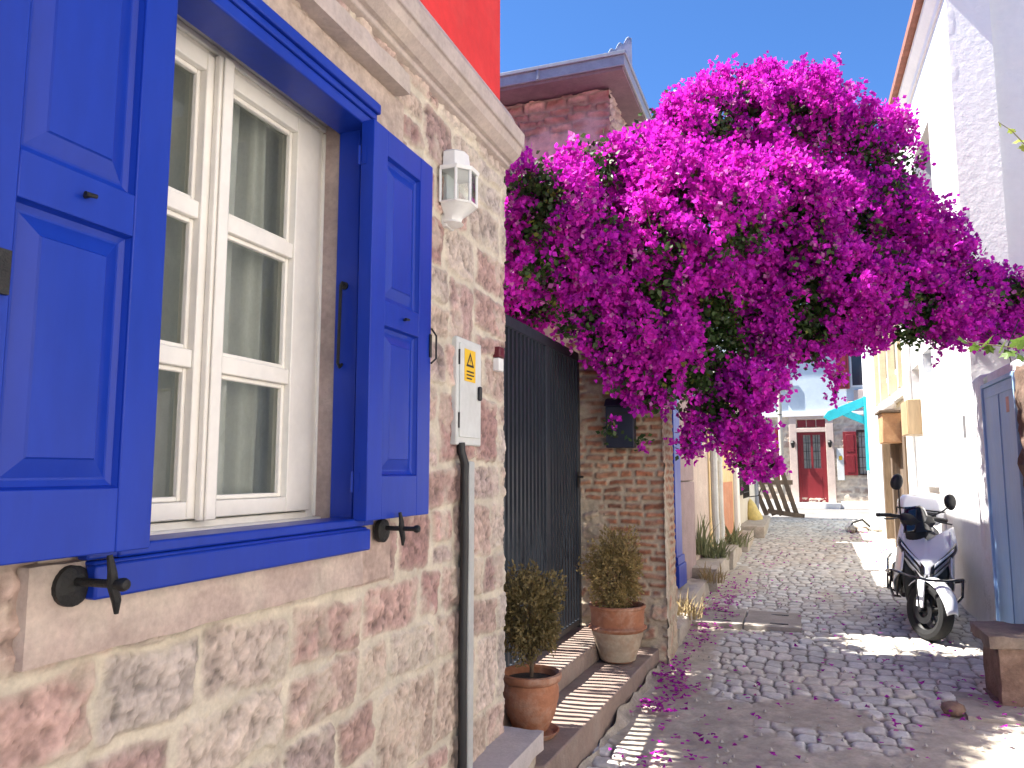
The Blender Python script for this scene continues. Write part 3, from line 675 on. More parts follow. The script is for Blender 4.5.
H, C = masonry(U, V, rects, rg, [(.33, .20, .16), (.30, .16, .12), (.40, .30, .25)], (.42, .33, .27), joint=.008, hgt=.03, warp=.016, rnd=.02, seed=320, smear=.7)
sheet('lane_wall', planeP(U, V, H, (-1.58, 6.99, 0), (0, 1, 0), (0, 0, 1), (1, 0, 0)), C, brick_m, bh)
m = MB(); m.box(-5.1, -1.59, 7.02, 8.9, .1, 5.35); m.build('core_walls', lime_m, bh, smooth=0)
mauve_m = pmat('eave_boards', (.20, .13, .14), .8, .15, 6, .3, 40); zinc_m = pmat('grey_zinc', (.30, .32, .36), .42, .12, 6, .15, 30, metal=.35)
m = MB(); m.box(-5.4, -1.36, 6.70, 9.1, 5.37, 5.42); m.build('eave_soffit', mauve_m, bh, smooth=0)
m = MB(); m.box(-5.42, -1.335, 6.675, 6.698, 5.40, 5.53); m.box(-5.44, -1.325, 6.655, 6.674, 5.50, 5.535); m.box(-1.358, -1.335, 6.70, 9.1, 5.40, 5.53); m.box(-1.334, -1.318, 6.66, 9.1, 5.50, 5.535); m.box(-3.0, -2.975, 6.66, 6.674, 5.40, 5.524); m.box(-2.19, -2.165, 6.66, 6.674, 5.40, 5.524); m.build('gutter_fascia', zinc_m, bh, bevel=.004)
pink_m = pmat('pink_pier_stone', (.50, .29, .23), .9, .15, 8, .4, 50)
tile_m = pmat('clay_roof_tiles', (.36, .15, .09), .88, .25, 7, .4, 40, stain=(.45, .30, .22), stain_scale=4)
def tiles(name, x0, x1, y0, y1, z0, slope, parent, axis='Y', pitch=.19, rows=14):
    """half-round tiles: rows run up the slope along +axis"""
    m = MB(); n = int(((x1 - x0) if axis == 'Y' else (y1 - y0)) / pitch)
    ln = (y1 - y0) if axis == 'Y' else (x1 - x0)
    for i in range(n):
        for j in range(rows):
            t0, t1 = j / rows, (j + 1.25) / rows; cc = (i + .5) * pitch
            ring = []
            for t, r, dz in ((t0, pitch * .40, .028), (t1, pitch * .33, .0)):
                pts = []
                for k in range(7):
                    a = math.pi * k / 6; off = cc + r * math.cos(a); h = z0 + abs(slope) * ln * t + r * .75 * math.sin(a) + dz
                    q = t if slope > 0 else 1 - t
                    if axis == 'Y': pts.append((x0 + off, y0 + ln * q, h))
                    else: pts.append((x0 + ln * q, y0 + off, h))
                ring.append(pts)
            k0 = len(m.v); m.v += ring[0] + ring[1]
            m.f += [(k0 + k, k0 + k + 1, k0 + 8 + k, k0 + 7 + k) for k in range(6)]
    return m.build(name, tile_m, parent, smooth=60, solid=.012)
m = MB(); m.add([(-5.4, 6.70, 5.45), (-1.36, 6.70, 5.45), (-1.36, 9.1, 5.45), (-5.4, 9.1, 5.45), (-3.4, 7.9, 6.0)], [(0, 1, 4), (1, 2, 4), (2, 3, 4), (3, 0, 4), (0, 1, 2, 3)]); m.build('roof', tile_m, bh, smooth=0)
rt = random.Random(3); m = MB()
for i in range(17):
    x = -4.9 + i * .21; y = 6.78 + rt.uniform(0, .05); m.lathe([(.085, 0), (.07, .45)], 8, (0, 0, 0), 'Y', 0, math.pi, Matrix.Translation((x, y, 5.50 + rt.uniform(0, .02))) @ Matrix.Rotation(R(20), 4, 'X'))
m.build('edge_tiles', tile_m, bh, solid=.012)
cor_m = pmat('corrugated_sheet', (.38, .42, .50), .5, .12, 6, .15, 30, metal=.3)
m = MB(); m.grid(lambda u, v: (-1.60 + .24 * u + .0 * v, 6.92 + .25 * u, 5.56 + .02 * math.cos(u * 2 * math.pi * 3.5) + (.10 + .30 * u) * v), 40, 4)
m.build('flashing_sheet', cor_m, bh, solid=.006, fixn=False)

bh.location.z -= .10
# ================================================================== flower pots with clipped shrubs on the steps
terra_m = pmat('terracotta', (.33, .135, .07), .85, .20, 6, .35, 50, stain=(.46, .32, .24), stain_scale=5.5, stain_amt=.75)
soil_m = pmat('potting_soil', (.035, .026, .02), .95, .3, 40, 1., 90)
def leafcloud(rng, n, centre, rad, size, droop=0., shell=.55, needle=False, lump=.18, seed=0):
    """small leaf faces spread through an uneven crown; returns V, F(quads)"""
    rs = np.random.RandomState(seed); d = rs.normal(size=(n, 3)); d /= np.linalg.norm(d, axis=1)[:, None]
    rr = (shell + (1 - shell) * rs.rand(n) ** .5)
    lum = 1 + lump * (fbm(d[:, 0] * 3 + 9, d[:, 2] * 3 + d[:, 1] * 2 + 4, 3, seed) - .5) * 3
    p = d * (rr * lum)[:, None] * np.array(rad) + np.array(centre)
    ax = d + rs.normal(size=(n, 3)) * .75; ax[:, 2] += .25 - droop; ax /= np.linalg.norm(ax, axis=1)[:, None]
    t = np.cross(ax, rs.normal(size=(n, 3))); t /= np.linalg.norm(t, axis=1)[:, None]
    s = size * (.6 + .8 * rs.rand(n)); w = s * (.22 if needle else .42)
    nr = np.cross(ax, t)
    a = p; b = p + ax * (s * .5)[:, None] + t * w[:, None] + nr * (w * .35)[:, None]; c = p + ax * s[:, None]; e = p + ax * (s * .5)[:, None] - t * w[:, None] + nr * (w * .35)[:, None]
    V = np.stack([a, b, c, e], 1).reshape(-1, 3); F = np.arange(n * 4).reshape(n, 4)
    return V, F
shrub_m = pmat('shrub_leaves', (.18, .135, .05), .65, .35, 9, 0, trans=.25); shrub_m2 = pmat('bronze_shrub_leaves', (.32, .235, .09), .65, .35, 9, 0, trans=.25); bark_m = pmat('bark', (.10, .07, .045), .9, .25, 20, .6, 50)
def potshrub(name, label, base, prof, crown_c, crown_r, n, soilr, soilz, lm, seed, stemr=.012):
    t = thing(name, label, 'potted shrub', base, 'potted shrubs on the entrance steps')
    m = MB(); m.lathe(prof, 40); m.build('pot', terra_m, t, local=True)
    m = MB(); m.lathe([(.0001, soilz + .012), (soilr * .5, soilz + .008), (soilr, soilz)], 24); m.build('soil', soil_m, t, local=True)
    m = MB(); rg = random.Random(seed); cz = crown_c[2]
    m.tube([(0, 0, soilz - .02), (.006, .004, soilz + .06), (-.004, .006, cz)], [stemr, stemr * .85, stemr * .5], 8)
    for k in range(9):
        a = rg.uniform(0, 6.28); b = rg.uniform(-.2, .8); z0 = soilz + .05 + rg.uniform(0, .08)
        q = Vector((math.cos(a) * crown_r[0] * .8, math.sin(a) * crown_r[1] * .8, cz - z0 + b * crown_r[2] * .8)); m.tube([(0, 0, z0), tuple(Vector((0, 0, z0)) + q * .5 + Vector((0, 0, .02))), tuple(Vector((0, 0, z0)) + q)], [stemr * .5, stemr * .35, stemr * .15], 5)
    m.build('trunk', bark_m, t, local=True)
    V, F = leafcloud(rg, n, crown_c, crown_r, .023, shell=.40, needle=True, seed=seed, lump=.55)
    mesh_np('crown', V, F, lm, t, off=(0, 0, 0), smooth=False); return t
p1 = potshrub('potted_shrub', 'green clipped shrub in a round terracotta pot next to the stone house corner', (-1.245, 3.665, .325), [(.0001, 0), (.075, 0), (.085, .01), (.118, .08), (.137, .16), (.136, .205), (.128, .225), (.145, .235), (.152, .25), (.150, .268), (.138, .272), (.126, .262), (.122, .22), (.1, .2)], (0, 0, .55), (.165, .165, .195), 8200, .122, .235, shrub_m, 3)
sc = MB(); sc.lathe([(.0001, .004), (.10, .004), (.125, .022), (.132, .020), (.108, -.006), (.0001, -.008)], 32, (-1.235, 3.66, .312)); tag(sc.build('pot_saucer', terra_m), 'broken terracotta saucer under the pot nearest the stone house corner', 'saucer')
p2 = potshrub('potted_shrub', 'yellowish shrub in a two-tone terracotta pot with a rope band, against the brick pier', (-1.165, 5.25, .304), [(.0001, 0), (.10, 0), (.115, .012), (.145, .10), (.172, .20), (.182, .212), (.186, .222), (.182, .234), (.176, .238), (.178, .30), (.184, .345), (.192, .352), (.192, .366), (.180, .370), (.170, .36), (.166, .31), (.1, .3)], (.0, 0, .585), (.175, .175, .225), 9000, .166, .335, shrub_m2, 8)
ww = pmat('weathered_terracotta', (.42, .34, .25), .85, .18, 7, .4, 40, stain=(.33, .17, .09), stain_scale=6, stain_amt=.7)
m = MB(); m.lathe([(.101, .003), (.117, .012), (.1475, .10), (.1745, .199)], 40); m.build('lower_bowl', ww, p2, local=True)
m = MB(); q = [(.187 * math.cos(2 * math.pi * k / 90), .187 * math.sin(2 * math.pi * k / 90), .222) for k in range(91)]; m.tube(q, [.009 + .002 * math.sin(k * 2.1) for k in range(91)], 8, False); m.build('rope_band', terra_m, p2, local=True)

# ================================================================== RIGHT: white house
wash_m = pmat('whitewash', (.74, .74, .74), .85, .035, 2.5, .55, 14, stain=(.74, .73, .70), stain_scale=1.6, stain_amt=.35, dist=.012)
wash2_m = pmat('grainy_whitewash', (.78, .78, .79), .88, .05, 5, .9, 22, stain=(.62, .60, .58), stain_scale=4, stain_amt=.4, dist=.02)
trim_m = pmat('white_trim', (.80, .79, .77), .6, .04, 5, .1, 30)
pale_m = pmat('pale_blue_render', (.62, .70, .78), .85, .06, 4, .3, 25, stain=(.72, .75, .78), stain_scale=3)
brown_m = pmat('dark_brown_wood', (.075, .045, .03), .6, .2, 8, .2, 50, stretch=(1, 1, .2))
RX = 1.45
wh = thing('white_house', 'tall whitewashed house on the right with tiled eaves and recessed windows', 'house', (3.5, 9.5, .25))
# street wall with real openings: a row of blocks round each recess
def pierced(mb, x0, x1, y0, y1, z0, z1, holes):
    """wall of thickness x0..x1 with rectangular openings (ya, yb, za, zb)"""
    ys = sorted({y0, y1, *[h[0] for h in holes], *[h[1] for h in holes]}); zs = sorted({z0, z1, *[h[2] for h in holes], *[h[3] for h in holes]})
    ins = lambda a, b: any(h[0] < (a) < h[1] and h[2] < (b) < h[3] for h in holes)
    ny, nz = len(ys) - 1, len(zs) - 1; solid = [[not ins((ys[i] + ys[i + 1]) / 2, (zs[j] + zs[j + 1]) / 2) for j in range(nz)] for i in range(ny)]
    for i in range(ny):
        for j in range(nz):
            if not solid[i][j]: continue
            a, b, c, d = ys[i], ys[i + 1], zs[j], zs[j + 1]
            mb.quad((x0, a, c), (x0, a, d), (x0, b, d), (x0, b, c)); mb.quad((x1, a, c), (x1, b, c), (x1, b, d), (x1, a, d))
            if i == 0 or not solid[i - 1][j]: mb.quad((x0, a, c), (x1, a, c), (x1, a, d), (x0, a, d))
            if i == ny - 1 or not solid[i + 1][j]: mb.quad((x0, b, c), (x0, b, d), (x1, b, d), (x1, b, c))
            if j == 0 or not solid[i][j - 1]: mb.quad((x0, a, c), (x0, b, c), (x1, b, c), (x1, a, c))
            if j == nz - 1 or not solid[i][j + 1]: mb.quad((x0, a, d), (x1, a, d), (x1, b, d), (x0, b, d))
    return mb
holes = [(8.72, 9.75, 3.75, 5.22), (10.3, 11.3, 3.75, 5.22), (9.32, 10.02, 1.46, 2.93), (10.22, 10.95, 1.30, 2.86)]
m = pierced(MB(), RX, RX + .34, 7.50, 11.8, .1, 6.02, holes); m.build('street_wall', wash_m, wh, smooth=0)
U, V = wallgrid(0, 4.6, 0, 5.97, .04)
Hh = .03 * (fbm(U * 1.6, V * 1.6, 4, 501) - .5) + .010 * (fbm(U * 7, V * 7, 3, 502) - .5)
Pn = planeP(U, V, Hh, (RX + .001, 7.497, .1), (1, 0, 0), (0, 0, 1), (0, -1, 0)); Pn[..., 1] += .135 * (Pn[..., 0] - RX); Pn[:, 0, 1] = 7.50; sheet('gable_wall', Pn, None, wash_m, wh)
m = MB(); m.box(RX + .6, 6.05, 8.2, 11.8, .1, 6.0); m.build('core_walls', wash_m, wh, smooth=0)
wdk = pmat('dark_pane', (.03, .035, .04), .15, .1, 3, 0)
for (a, b, c, d) in holes[:2]:
    m = MB(); m.box(RX + .24, RX + .29, a + .001, a + .07, c + .001, d - .001); m.box(RX + .24, RX + .29, b - .07, b - .001, c + .001, d - .001); m.box(RX + .24, RX + .29, a + .07, b - .07, d - .07, d - .001); m.box(RX + .24, RX + .29, a + .07, b - .07, c + .001, c + .07); m.box(RX + .24, RX + .285, (a + b) / 2 - .03, (a + b) / 2 + .03, c + .07, d - .07)
    f = m.build('window', brown_m, wh, bevel=.004)
    m = MB(); m.quad((RX + .27, a + .07, c + .07), (RX + .27, b - .07, c + .07), (RX + .27, b - .07, d - .07), (RX + .27, a + .07, d - .07)); m.build('pane', wdk, f, smooth=0)
for k_, (a, b, c, d) in enumerate(holes[2:]):
    m = MB(); m.box(RX + .12, RX + .17, a + .001, b - .001, c + .001, d - .001); f = m.build('blind_panel', pale_m, wh, bevel=.004)
    m = MB(); m.box(RX - .05, RX + .11, a - .04, b + .04, c - .07, c - .001); m.build('window_sill', trim_m, wh, bevel=.006)
m = MB(); m.box(RX - .022, RX - .001, 9.12, 9.27, .35, 3.3); m.box(RX - .022, RX - .001, 10.07, 10.17, .35, 3.3); m.build('pilaster_strips', trim_m, wh, bevel=.006)
m = MB(); m.box(RX - .02, RX - .001, 7.86, 7.885, 1.86, 2.06); m.build('vent_slot', pmat('grey_iron', (.25, .25, .26), .6, .1, 20, .1), wh)
wb = thing('wooden_box', 'pale wooden box fixed to the white house over the recessed window', 'wooden box', (RX, 10.5, 1.9))
wood_m = pmat('varnished_wood', (.42, .30, .17), .5, .2, 5, .2, 40, stretch=(1, 1, .15)); m = MB(); m.box(RX - .16, RX + .10, 10.24, 10.80, 2.00, 2.42); m.build('case', wood_m, wb, bevel=.006)
m = MB()
for i in range(6): m.box(RX - .168, RX - .1605, 10.25 + i * .09, 10.33 + i * .09, 2.01, 2.41)
m.build('boards', wood_m, wb, smooth=0)
pp = MB(); pp.tube([(RX - .035, 10.99, .5), (RX - .035, 10.99, 4.8)], .032, 10); tag(pp.build('downpipe', trim_m), 'white downpipe on the white house beside the wooden box', 'downpipe')
# eaves: moulded white cornice and a tiled edge
pr = [(RX + .2, 5.90), (RX - .02, 5.90), (RX - .03, 5.95), (RX - .06, 5.98), (RX - .09, 6.03), (RX - .10, 6.04), (RX - .10, 6.10), (RX + .2, 6.10)]
m = MB(); m.sweep(pr, 7.44, 11.85); m.build('cornice', trim_m, wh, smooth=25)
m = MB(); m.prism([(RX - .05, 6.102), (6.2, 6.102), (3.8, 7.4)], 7.35, 11.9, 'XZ'); m.build('gable', wash_m, wh, smooth=0)
tiles('roof_tiles', RX - .10, 3.9, 7.30, 11.95, 6.13, .55, wh, 'X', .2, 10)
m = MB(); m.box(RX - .17, RX + .1, 7.30, 11.95, 6.102, 6.19); m.build('tile_batten', pmat('mortar_bedding', (.24, .10, .07), .9, .25, 10, .5, 40), wh, smooth=0)

# ------------------------------------------------------------------ low garden wall with the blue door
gw = thing('garden_wall', 'low lumpy whitewashed garden wall with a light blue metal door', 'wall', (1.5, 6.5, .2))
def lump(name, y0, y1, z0, ztop, mat, parent, x=RX, res=.02, seed=0, amp=.05):
    U, V = wallgrid(y0, y1, 0, 1.0, res); nv = V
    top = ztop + .05 * (fbm(U * 2.2, U * 0 + 3, 3, seed) - .5) * 2; Z = z0 + (top - z0) * np.clip(V * 1.12, 0, 1)
    H = amp * (fbm(U * 2.5, Z * 2.5, 4, seed + 1) - .5) + .014 * (fbm(U * 14, Z * 14, 3, seed + 2) - .5) + .09 * np.clip(.45 - (Z - z0), 0, 1) ** 1.6
    back = np.clip((V - .893) / .107, 0, 1); X = x - H - .012 + back * .36; Z = Z + .02 * np.sin(back * math.pi)
    P = np.stack([X, U, Z], -1); return sheet(name, P, None, mat, parent)
lump('stucco', 7.06, 7.52, .12, 2.33, wash2_m, gw, seed=7, res=.012)
m = MB(); m.box(RX + .02, RX + .36, 6.081, 7.06, 2.25, 2.34); m.build('lintel', wash2_m, gw, bevel=.02)
bd_m = pmat('light_blue_metal', (.26, .42, .66), .5, .08, 4, .12, 25, stain=(.36, .50, .66), stain_scale=2.2, stain_amt=.6, stretch=(1, 1, .3))
m = MB(); m.box(RX - .015, RX + .03, 6.10, 7.03, .27, 2.215); door = m.build('door', bd_m, gw, bevel=.006)
m = MB(); m.box(RX - .022, RX - .0155, 6.14, 6.99, .32, .36); m.box(RX - .022, RX - .0155, 6.14, 6.99, 2.13, 2.17); m.box(RX - .022, RX - .0155, 6.55, 6.585, .361, 2.129); m.build('welded_ribs', bd_m, door, bevel=.003)
m = MB(); m.box(RX - .03, RX + .04, 7.031, 7.058, .25, 2.24); m.box(RX - .03, RX + .04, 6.082, 6.099, .25, 2.24); m.box(RX - .03, RX + .04, 6.10, 7.03, 2.217, 2.245); m.build('door_frame', bd_m, gw, bevel=.003)
m = MB(); m.box(RX - .0165, RX - .0155, 6.28, 6.36, 1.98, 2.09); m.build('faded_notice', pmat('faded_orange_paper', (.62, .36, .28), .8, .15, 30, 0), door, smooth=0)
m = MB(); m.box(RX + .35, 4.4, 5.39, 5.6, .1, 2.3); m.build('return_wall', wash2_m, gw, smooth=0)
m = MB(); m.tube([(RX + .12, 6.70, 2.34), (RX + .10, 6.71, 2.5), (RX + .2, 6.75, 2.72)], .004, 5); tag(m.build('overhead_wire', blk_m), 'thin dark wire rising from the garden wall by the blue door', 'wire')
dstone_m = pmat('dark_brown_stone', (.12, .075, .055), .9, .3, 7, .9, 35, stain=(.22, .16, .12), stain_scale=6)
rub_pier = rough_slab('rubble_pier', RX - .03, RX + .34, 5.40, 6.055, .1, 2.26, dstone_m, None, .035, (10, 20, 60), 12)
tag(rub_pier, 'dark brown rubble stone pier standing beside the light blue door', 'pier')
st = thing('stone_pedestal', 'old brown stone pedestal with a spreading cap in front of the light blue door', 'pedestal', (1.32, 5.62, .18))
ped_m = pmat('brown_tuff', (.20, .125, .095), .9, .22, 8, .7, 40, stain=(.33, .24, .20), stain_scale=4)
cap_m = pmat('mossy_cap_stone', (.22, .17, .14), .9, .2, 7, .7, 40, stain=(.12, .10, .08), stain_scale=6)
rough_slab('shaft', 1.09, 1.60, 5.42, 5.84, .13, .52, ped_m, st, .012, (14, 14, 12), 31)
rough_slab('cap', 1.03, 1.66, 5.36, 5.90, .515, .595, cap_m, st, .014, (16, 16, 5), 33)
rough_slab('foot', 1.06, 1.63, 5.39, 5.87, .10, .20, ped_m, st, .012, (14, 14, 4), 37)
pav_m = pmat('pale_slab_stone', (.36, .32, .28), .88, .14, 5, .4, 40, stain=(.26, .22, .19), stain_scale=4)
sl = rough_slab('paving_slab', .86, 1.50, 5.12, 5.66, .08, .192, pav_m, None, .006, (16, 16, 4), 41); tag(sl, 'pale flat stone slab lying in front of the brown pedestal', 'paving slab')
m = MB()
m.lathe([(.0001, 0), (.05, .005), (.066, .03), (.058, .058), (.03, .07), (.0001, .072)], 9, (.80, 5.2, .17)); o = m.build('loose_stone', ped_m, smooth=60); tag(o, 'fist sized brown stone lying loose at the edge of the pale slab', 'stone')

# ------------------------------------------------------------------ shopfront house beyond the white house
cream_w = pmat('cream_render', (.74, .64, .46), .85, .06, 3, .3, 20, stain=(.78, .74, .66), stain_scale=2, stain_amt=.6)
ochre_m = pmat('ochre_paint', (.56, .49, .36), .8, .1, 6, .2, 30, stain=(.72, .62, .42), stain_scale=4); or_m = pmat('orange_paint', (.42, .23, .12), .7, .12, 6, .2, 30, stain=(.58, .40, .22), stain_scale=6)
gb_m = pmat('grey_blue_boards', (.22, .28, .36), .8, .15, 7, .3, 40, stain=(.34, .38, .42), stain_scale=5, stretch=(1, 1, .2)); tim_m = pmat('weathered_timber', (.12, .085, .06), .85, .25, 6, .5, 40, stretch=(1, 1, .15), stain=(.26, .20, .15))
sf = thing('shopfront_house', 'cream house with grey blue plank doors, timber posts and an orange bracket', 'house', (2.5, 14, .45))
m = MB(); m.box(RX + .10, 6, 11.86, 15.6, .2, 5.6); m.build('front_wall', cream_w, sf, smooth=0, bevel=.01)
for y in (12.1, 13.3, 14.5, 15.4): m = MB(); m.box(RX - .02, RX + .099, y, y + .16, 2.75, 5.4); m.build('pilaster', ochre_m, sf, bevel=.01)
for y in (12.4, 13.6): 
    m = MB(); m.box(RX + .06, RX + .0985, y, y + .72, 3.05, 4.9); f = m.build('window', pale_m, sf, bevel=.005); m = MB(); m.box(RX + .05, RX + .0595, y + .06, y + .33, 3.12, 4.8); m.box(RX + .05, RX + .0595, y + .39, y + .66, 3.12, 4.8); m.build('pane', wdk, f, smooth=0)
for y in (12.9, 14.1): m = MB(); m.box(RX - .08, RX + .06, y, y + .13, .35, 1.975 if y < 13 else 2.35); m.build('timber_post', tim_m, sf, bevel=.008)
m = MB()
for i in range(8): m.box(RX + .02, RX + .095, 14.3 + i * .13, 14.42 + i * .13, 1.0, 2.45)
m.build('plank_door', gb_m, sf, smooth=0)
m = MB()
for i in range(6): m.box(RX + .03, RX + .095, 12.26 + i * .13, 12.38 + i * .13, .45, 2.3)
m.build('plank_door', tim_m, sf, smooth=0)
m = MB(); m.box(RX - .22, RX + .06, 12.5, 13.1, 1.98, 2.42); m.build('orange_bracket', or_m, sf, bevel=.01)
m = MB(); m.box(RX - .26, RX + .06, 12.46, 13.14, 2.422, 2.46); m.build('bracket_shelf', tim_m, sf, bevel=.006)
m = MB(); m.box(RX - .0, RX + .08, 11.87, 15.5, 2.62, 2.74); m.build('fascia', trim_m, sf, bevel=.006)
rr = random.Random(12)
for i in range(3):
    m = MB(); r = rr.uniform(.09, .12); c = (RX - .11, 12.60 + i * .2, 2.462); k0 = MB(); m.lathe([(.0001, 0), (r * .8, .01), (r, r * .5), (r * .85, r * 1.1), (r * .4, r * 1.5), (.0001, r * 1.55)], 10, c)
    tag(m.build('shelf_stone', trim_m, smooth=50), ['rounded white stone at the near end of the orange bracket shelf', 'rounded white stone in the middle of the orange bracket shelf', 'rounded white stone at the far end of the orange bracket shelf'][i], 'stone', 'stones on the orange bracket')
# white corner house with the turquoise bracket
cw = thing('corner_house', 'white and pale blue corner house at the end of the lane', 'house', (2.5, 16.5, .5))
m = MB(); m.box(RX + .05, 6, 15.65, 17.4, .3, 5.2); m.build('front_wall', pale_m, cw, smooth=0, bevel=.01)
m = MB(); m.box(RX - .06, RX + .049, 16.6, 17.42, .45, 4.8); m.build('white_pilaster', trim_m, cw, bevel=.01)
teal_m = pmat('turquoise_paint', (.015, .42, .50), .5, .08, 8, .1, 40)
tb = thing('awning_bracket', 'bright turquoise wooden awning bracket on the corner house', 'bracket', (RX - .07, 16.9, 2.6))
tx, tz = RX - .065, 0
m = MB(); m.box(tx - .045, tx, 16.80, 17.02, 1.58, 3.06); m.build('post', teal_m, tb, bevel=.005)
m = MB(); m.prism([(tx - .046, 3.04), (tx - .046, 2.86), (tx - .70, 2.58), (tx - .80, 2.66), (tx - .72, 2.78)], 16.82, 16.98, 'XZ'); m.build('sloping_arm', teal_m, tb, bevel=.004)
m = MB(); m.prism([(tx - .046, 2.66), (tx - .046, 2.50), (tx - .46, 2.70), (tx - .38, 2.80)], 16.85, 16.96, 'XZ'); m.build('brace', teal_m, tb, bevel=.004)
# rubble heap
rb = random.Random(9)
rm = pmat('rubble', (.40, .37, .34), .9, .2, 8, .5, 30)
ht = []
for i in range(9):
    m = MB(); r = rb.uniform(.06, .15); x, y = rb.uniform(.90, 1.35), rb.uniform(14.9, 15.6)
    m.lathe([(.0001, 0), (r, .01), (r * 1.1, r * .4), (r * .7, r * .9), (.0001, r)], 7, (0, 0, 0), M=Matrix.Translation((x, y, gz(y) - .01)) @ Matrix.Rotation(rb.uniform(0, 3), 4, 'Z') @ Matrix.Diagonal((1, rb.uniform(.6, 1.3), rb.uniform(.6, 1.2), 1)))
    o = m.build('rubble_stone', [rm, trim_m, tim_m][i % 3], smooth=20); tag(o, 'broken stone in the small rubble heap against the corner house wall', 'stone', 'stones of the rubble heap by the corner house')
m = MB(); m.tube([(.86, 15.2, .52), (.95, 15.25, .66), (1.1, 15.3, .70), (1.22, 15.35, .58)], .022, 8); tag(m.build('bent_hose', blk_m), 'bent black hose lying over the small rubble heap', 'hose')

# ================================================================== FAR: house with the red door across the end of the lane
FY = 20.6
fh = thing('far_house', 'two storey house closing the lane, pale blue above and stone below, with red shutters', 'house', (.5, 21, .68))
sky_m = pmat('pale_blue_paint', (.50, .58, .63), .85, .06, 2, .3, 12, stain=(.56, .61, .63), stain_scale=1.5)
U, V = wallgrid(0, 5.6, .5, 2.93, .028); rg = random.Random(66)
H, C = masonry(U, V, courses(-.1, 5.7, .45, 3, rg, (.12, .22), (.18, .45), .2), rg, [(.46, .37, .29), (.40, .32, .26), (.52, .43, .34), (.38, .28, .23)], (.60, .53, .43), joint=.012, hgt=.02, warp=.02, rnd=.04, seed=700, smear=.6, fill=.01)
cu, cv = (U[:-1, :-1] + U[1:, 1:]) / 2, (V[:-1, :-1] + V[1:, 1:]) / 2
fho = [(-.0 + 2, .66 + 2, .93, 2.56), (1.36 + 2, 1.75 + 2, 1.47, 2.56)]
kp = np.ones(cu.shape, bool)
for a, b, c, d in fho: kp &= ~((cu > a) & (cu < b) & (cv > c) & (cv < d))
sheet('stone_ground_floor', planeP(U, V, H, (-2, FY, 0), (1, 0, 0), (0, 0, 1), (0, -1, 0)), C, stone_m, fh, kp)
m = MB(); m.box(-2, 3.6, FY - .01, FY + .3, 3.02, 6.4); m.build('upper_wall', sky_m, fh, smooth=0)
m = MB(); m.box(-2, 3.6, FY + .34, 27, .4, 6.3); m.build('core_walls', lime_m, fh, smooth=0)
m = MB(); m.box(-2.2, 3.8, FY - .4, 27.2, 6.42, 6.55); m.build('roof', tile_m, fh, smooth=0)
m = MB(); m.box(-2.02, 3.62, FY - .10, FY + .2, 2.932, 3.018); m.build('string_course', trim_m, fh, bevel=.01)
pk = pmat('pink_dressed_stone', (.55, .44, .38), .88, .1, 6, .3, 30)
m = MB(); m.box(-.19, -.01, FY - .07, FY + .05, .80, 2.93); m.box(.67, .85, FY - .07, FY + .05, .80, 2.93); m.box(-.01, .67, FY - .07, FY + .05, 2.54, 2.64); m.box(-.01, .67, FY - .065, FY + .05, 2.86, 2.93); m.build('door_surround', pk, fh, bevel=.008)
m = MB(); m.box(-.30, .95, FY - .42, FY - .071, .62, .80); m.build('door_step', trim_m, fh, bevel=.01)
m = MB(); m.box(-2.0, -.31, FY - .08, FY - .02, .55, .86); m.box(.96, 3.6, FY - .08, FY - .02, .55, .84); m.build('plinth', trim_m, fh, bevel=.01)
rd_m = pmat('red_paint', (.19, .010, .016), .45, .08, 6, .08, 40); 
m = MB(); m.box(0, .05, FY - .03, FY + .06, .81, 2.535); m.box(.61, .66, FY - .03, FY + .06, .81, 2.535); m.box(.05, .61, FY - .03, FY + .06, 2.47, 2.535); m.box(.05, .61, FY - .01, FY + .03, .81, 1.52); m.box(.05, .61, FY - .01, FY + .03, 1.52, 1.64); m.box(.05, .13, FY - .01, FY + .03, 1.64, 2.47); m.box(.53, .61, FY - .01, FY + .03, 1.64, 2.47); m.box(.305, .355, FY - .012, FY + .03, 1.64, 2.47); m.box(.12, .54, FY - .016, FY - .0105, .9, 1.45)
d = m.build('door', rd_m, fh, bevel=.005)
m = MB(); m.quad((.13, FY + .015, 1.64), (.53, FY + .015, 1.64), (.53, FY + .015, 2.47), (.13, FY + .015, 2.47)); m.build('pane', pmat('curtained_glass', (.22, .23, .22), .2, .2, 12, 0), d, smooth=0)
m = MB()
for x in (.20, .25, .42, .47): m.box(x - .005, x + .005, FY + .0, FY + .012, 1.64, 2.47)
for z in (1.85, 2.06, 2.27): m.box(.13, .53, FY - .001, FY + .0115, z - .005, z + .005)
m.build('door_grille', iron_m, d, smooth=0)
for a in (-.0, .225, .45): m = MB(); m.box(a + .01, a + .215, FY - .03, FY + .03, 2.665, 2.845); m.build('transom_light', rd_m, fh, bevel=.01)
def farshutter(x0, x1, z0, z1, name='shutter', y=None):
    y = y or FY - .06; m = MB(); m.box(x0, x1, y - .035, y, z0, z1); o = m.build(name, rd_m, fh, bevel=.005)
    m = MB(); zm = (z0 + z1) / 2; 
    for a, b in ((z0 + .07, zm - .04), (zm + .04, z1 - .07)): m.box(x0 + .06, x1 - .06, y - .043, y - .0355, a, b)
    m.build('panel', rd_m, o, bevel=.004); return o
farshutter(1.06, 1.36, 1.47, 2.53); farshutter(-.52, -.42, 1.30, 2.66); farshutter(-.42, -.12, 3.62, 4.05); farshutter(-.78, -.52, 3.62, 4.05); farshutter(.98, 1.27, 3.58, 4.6)
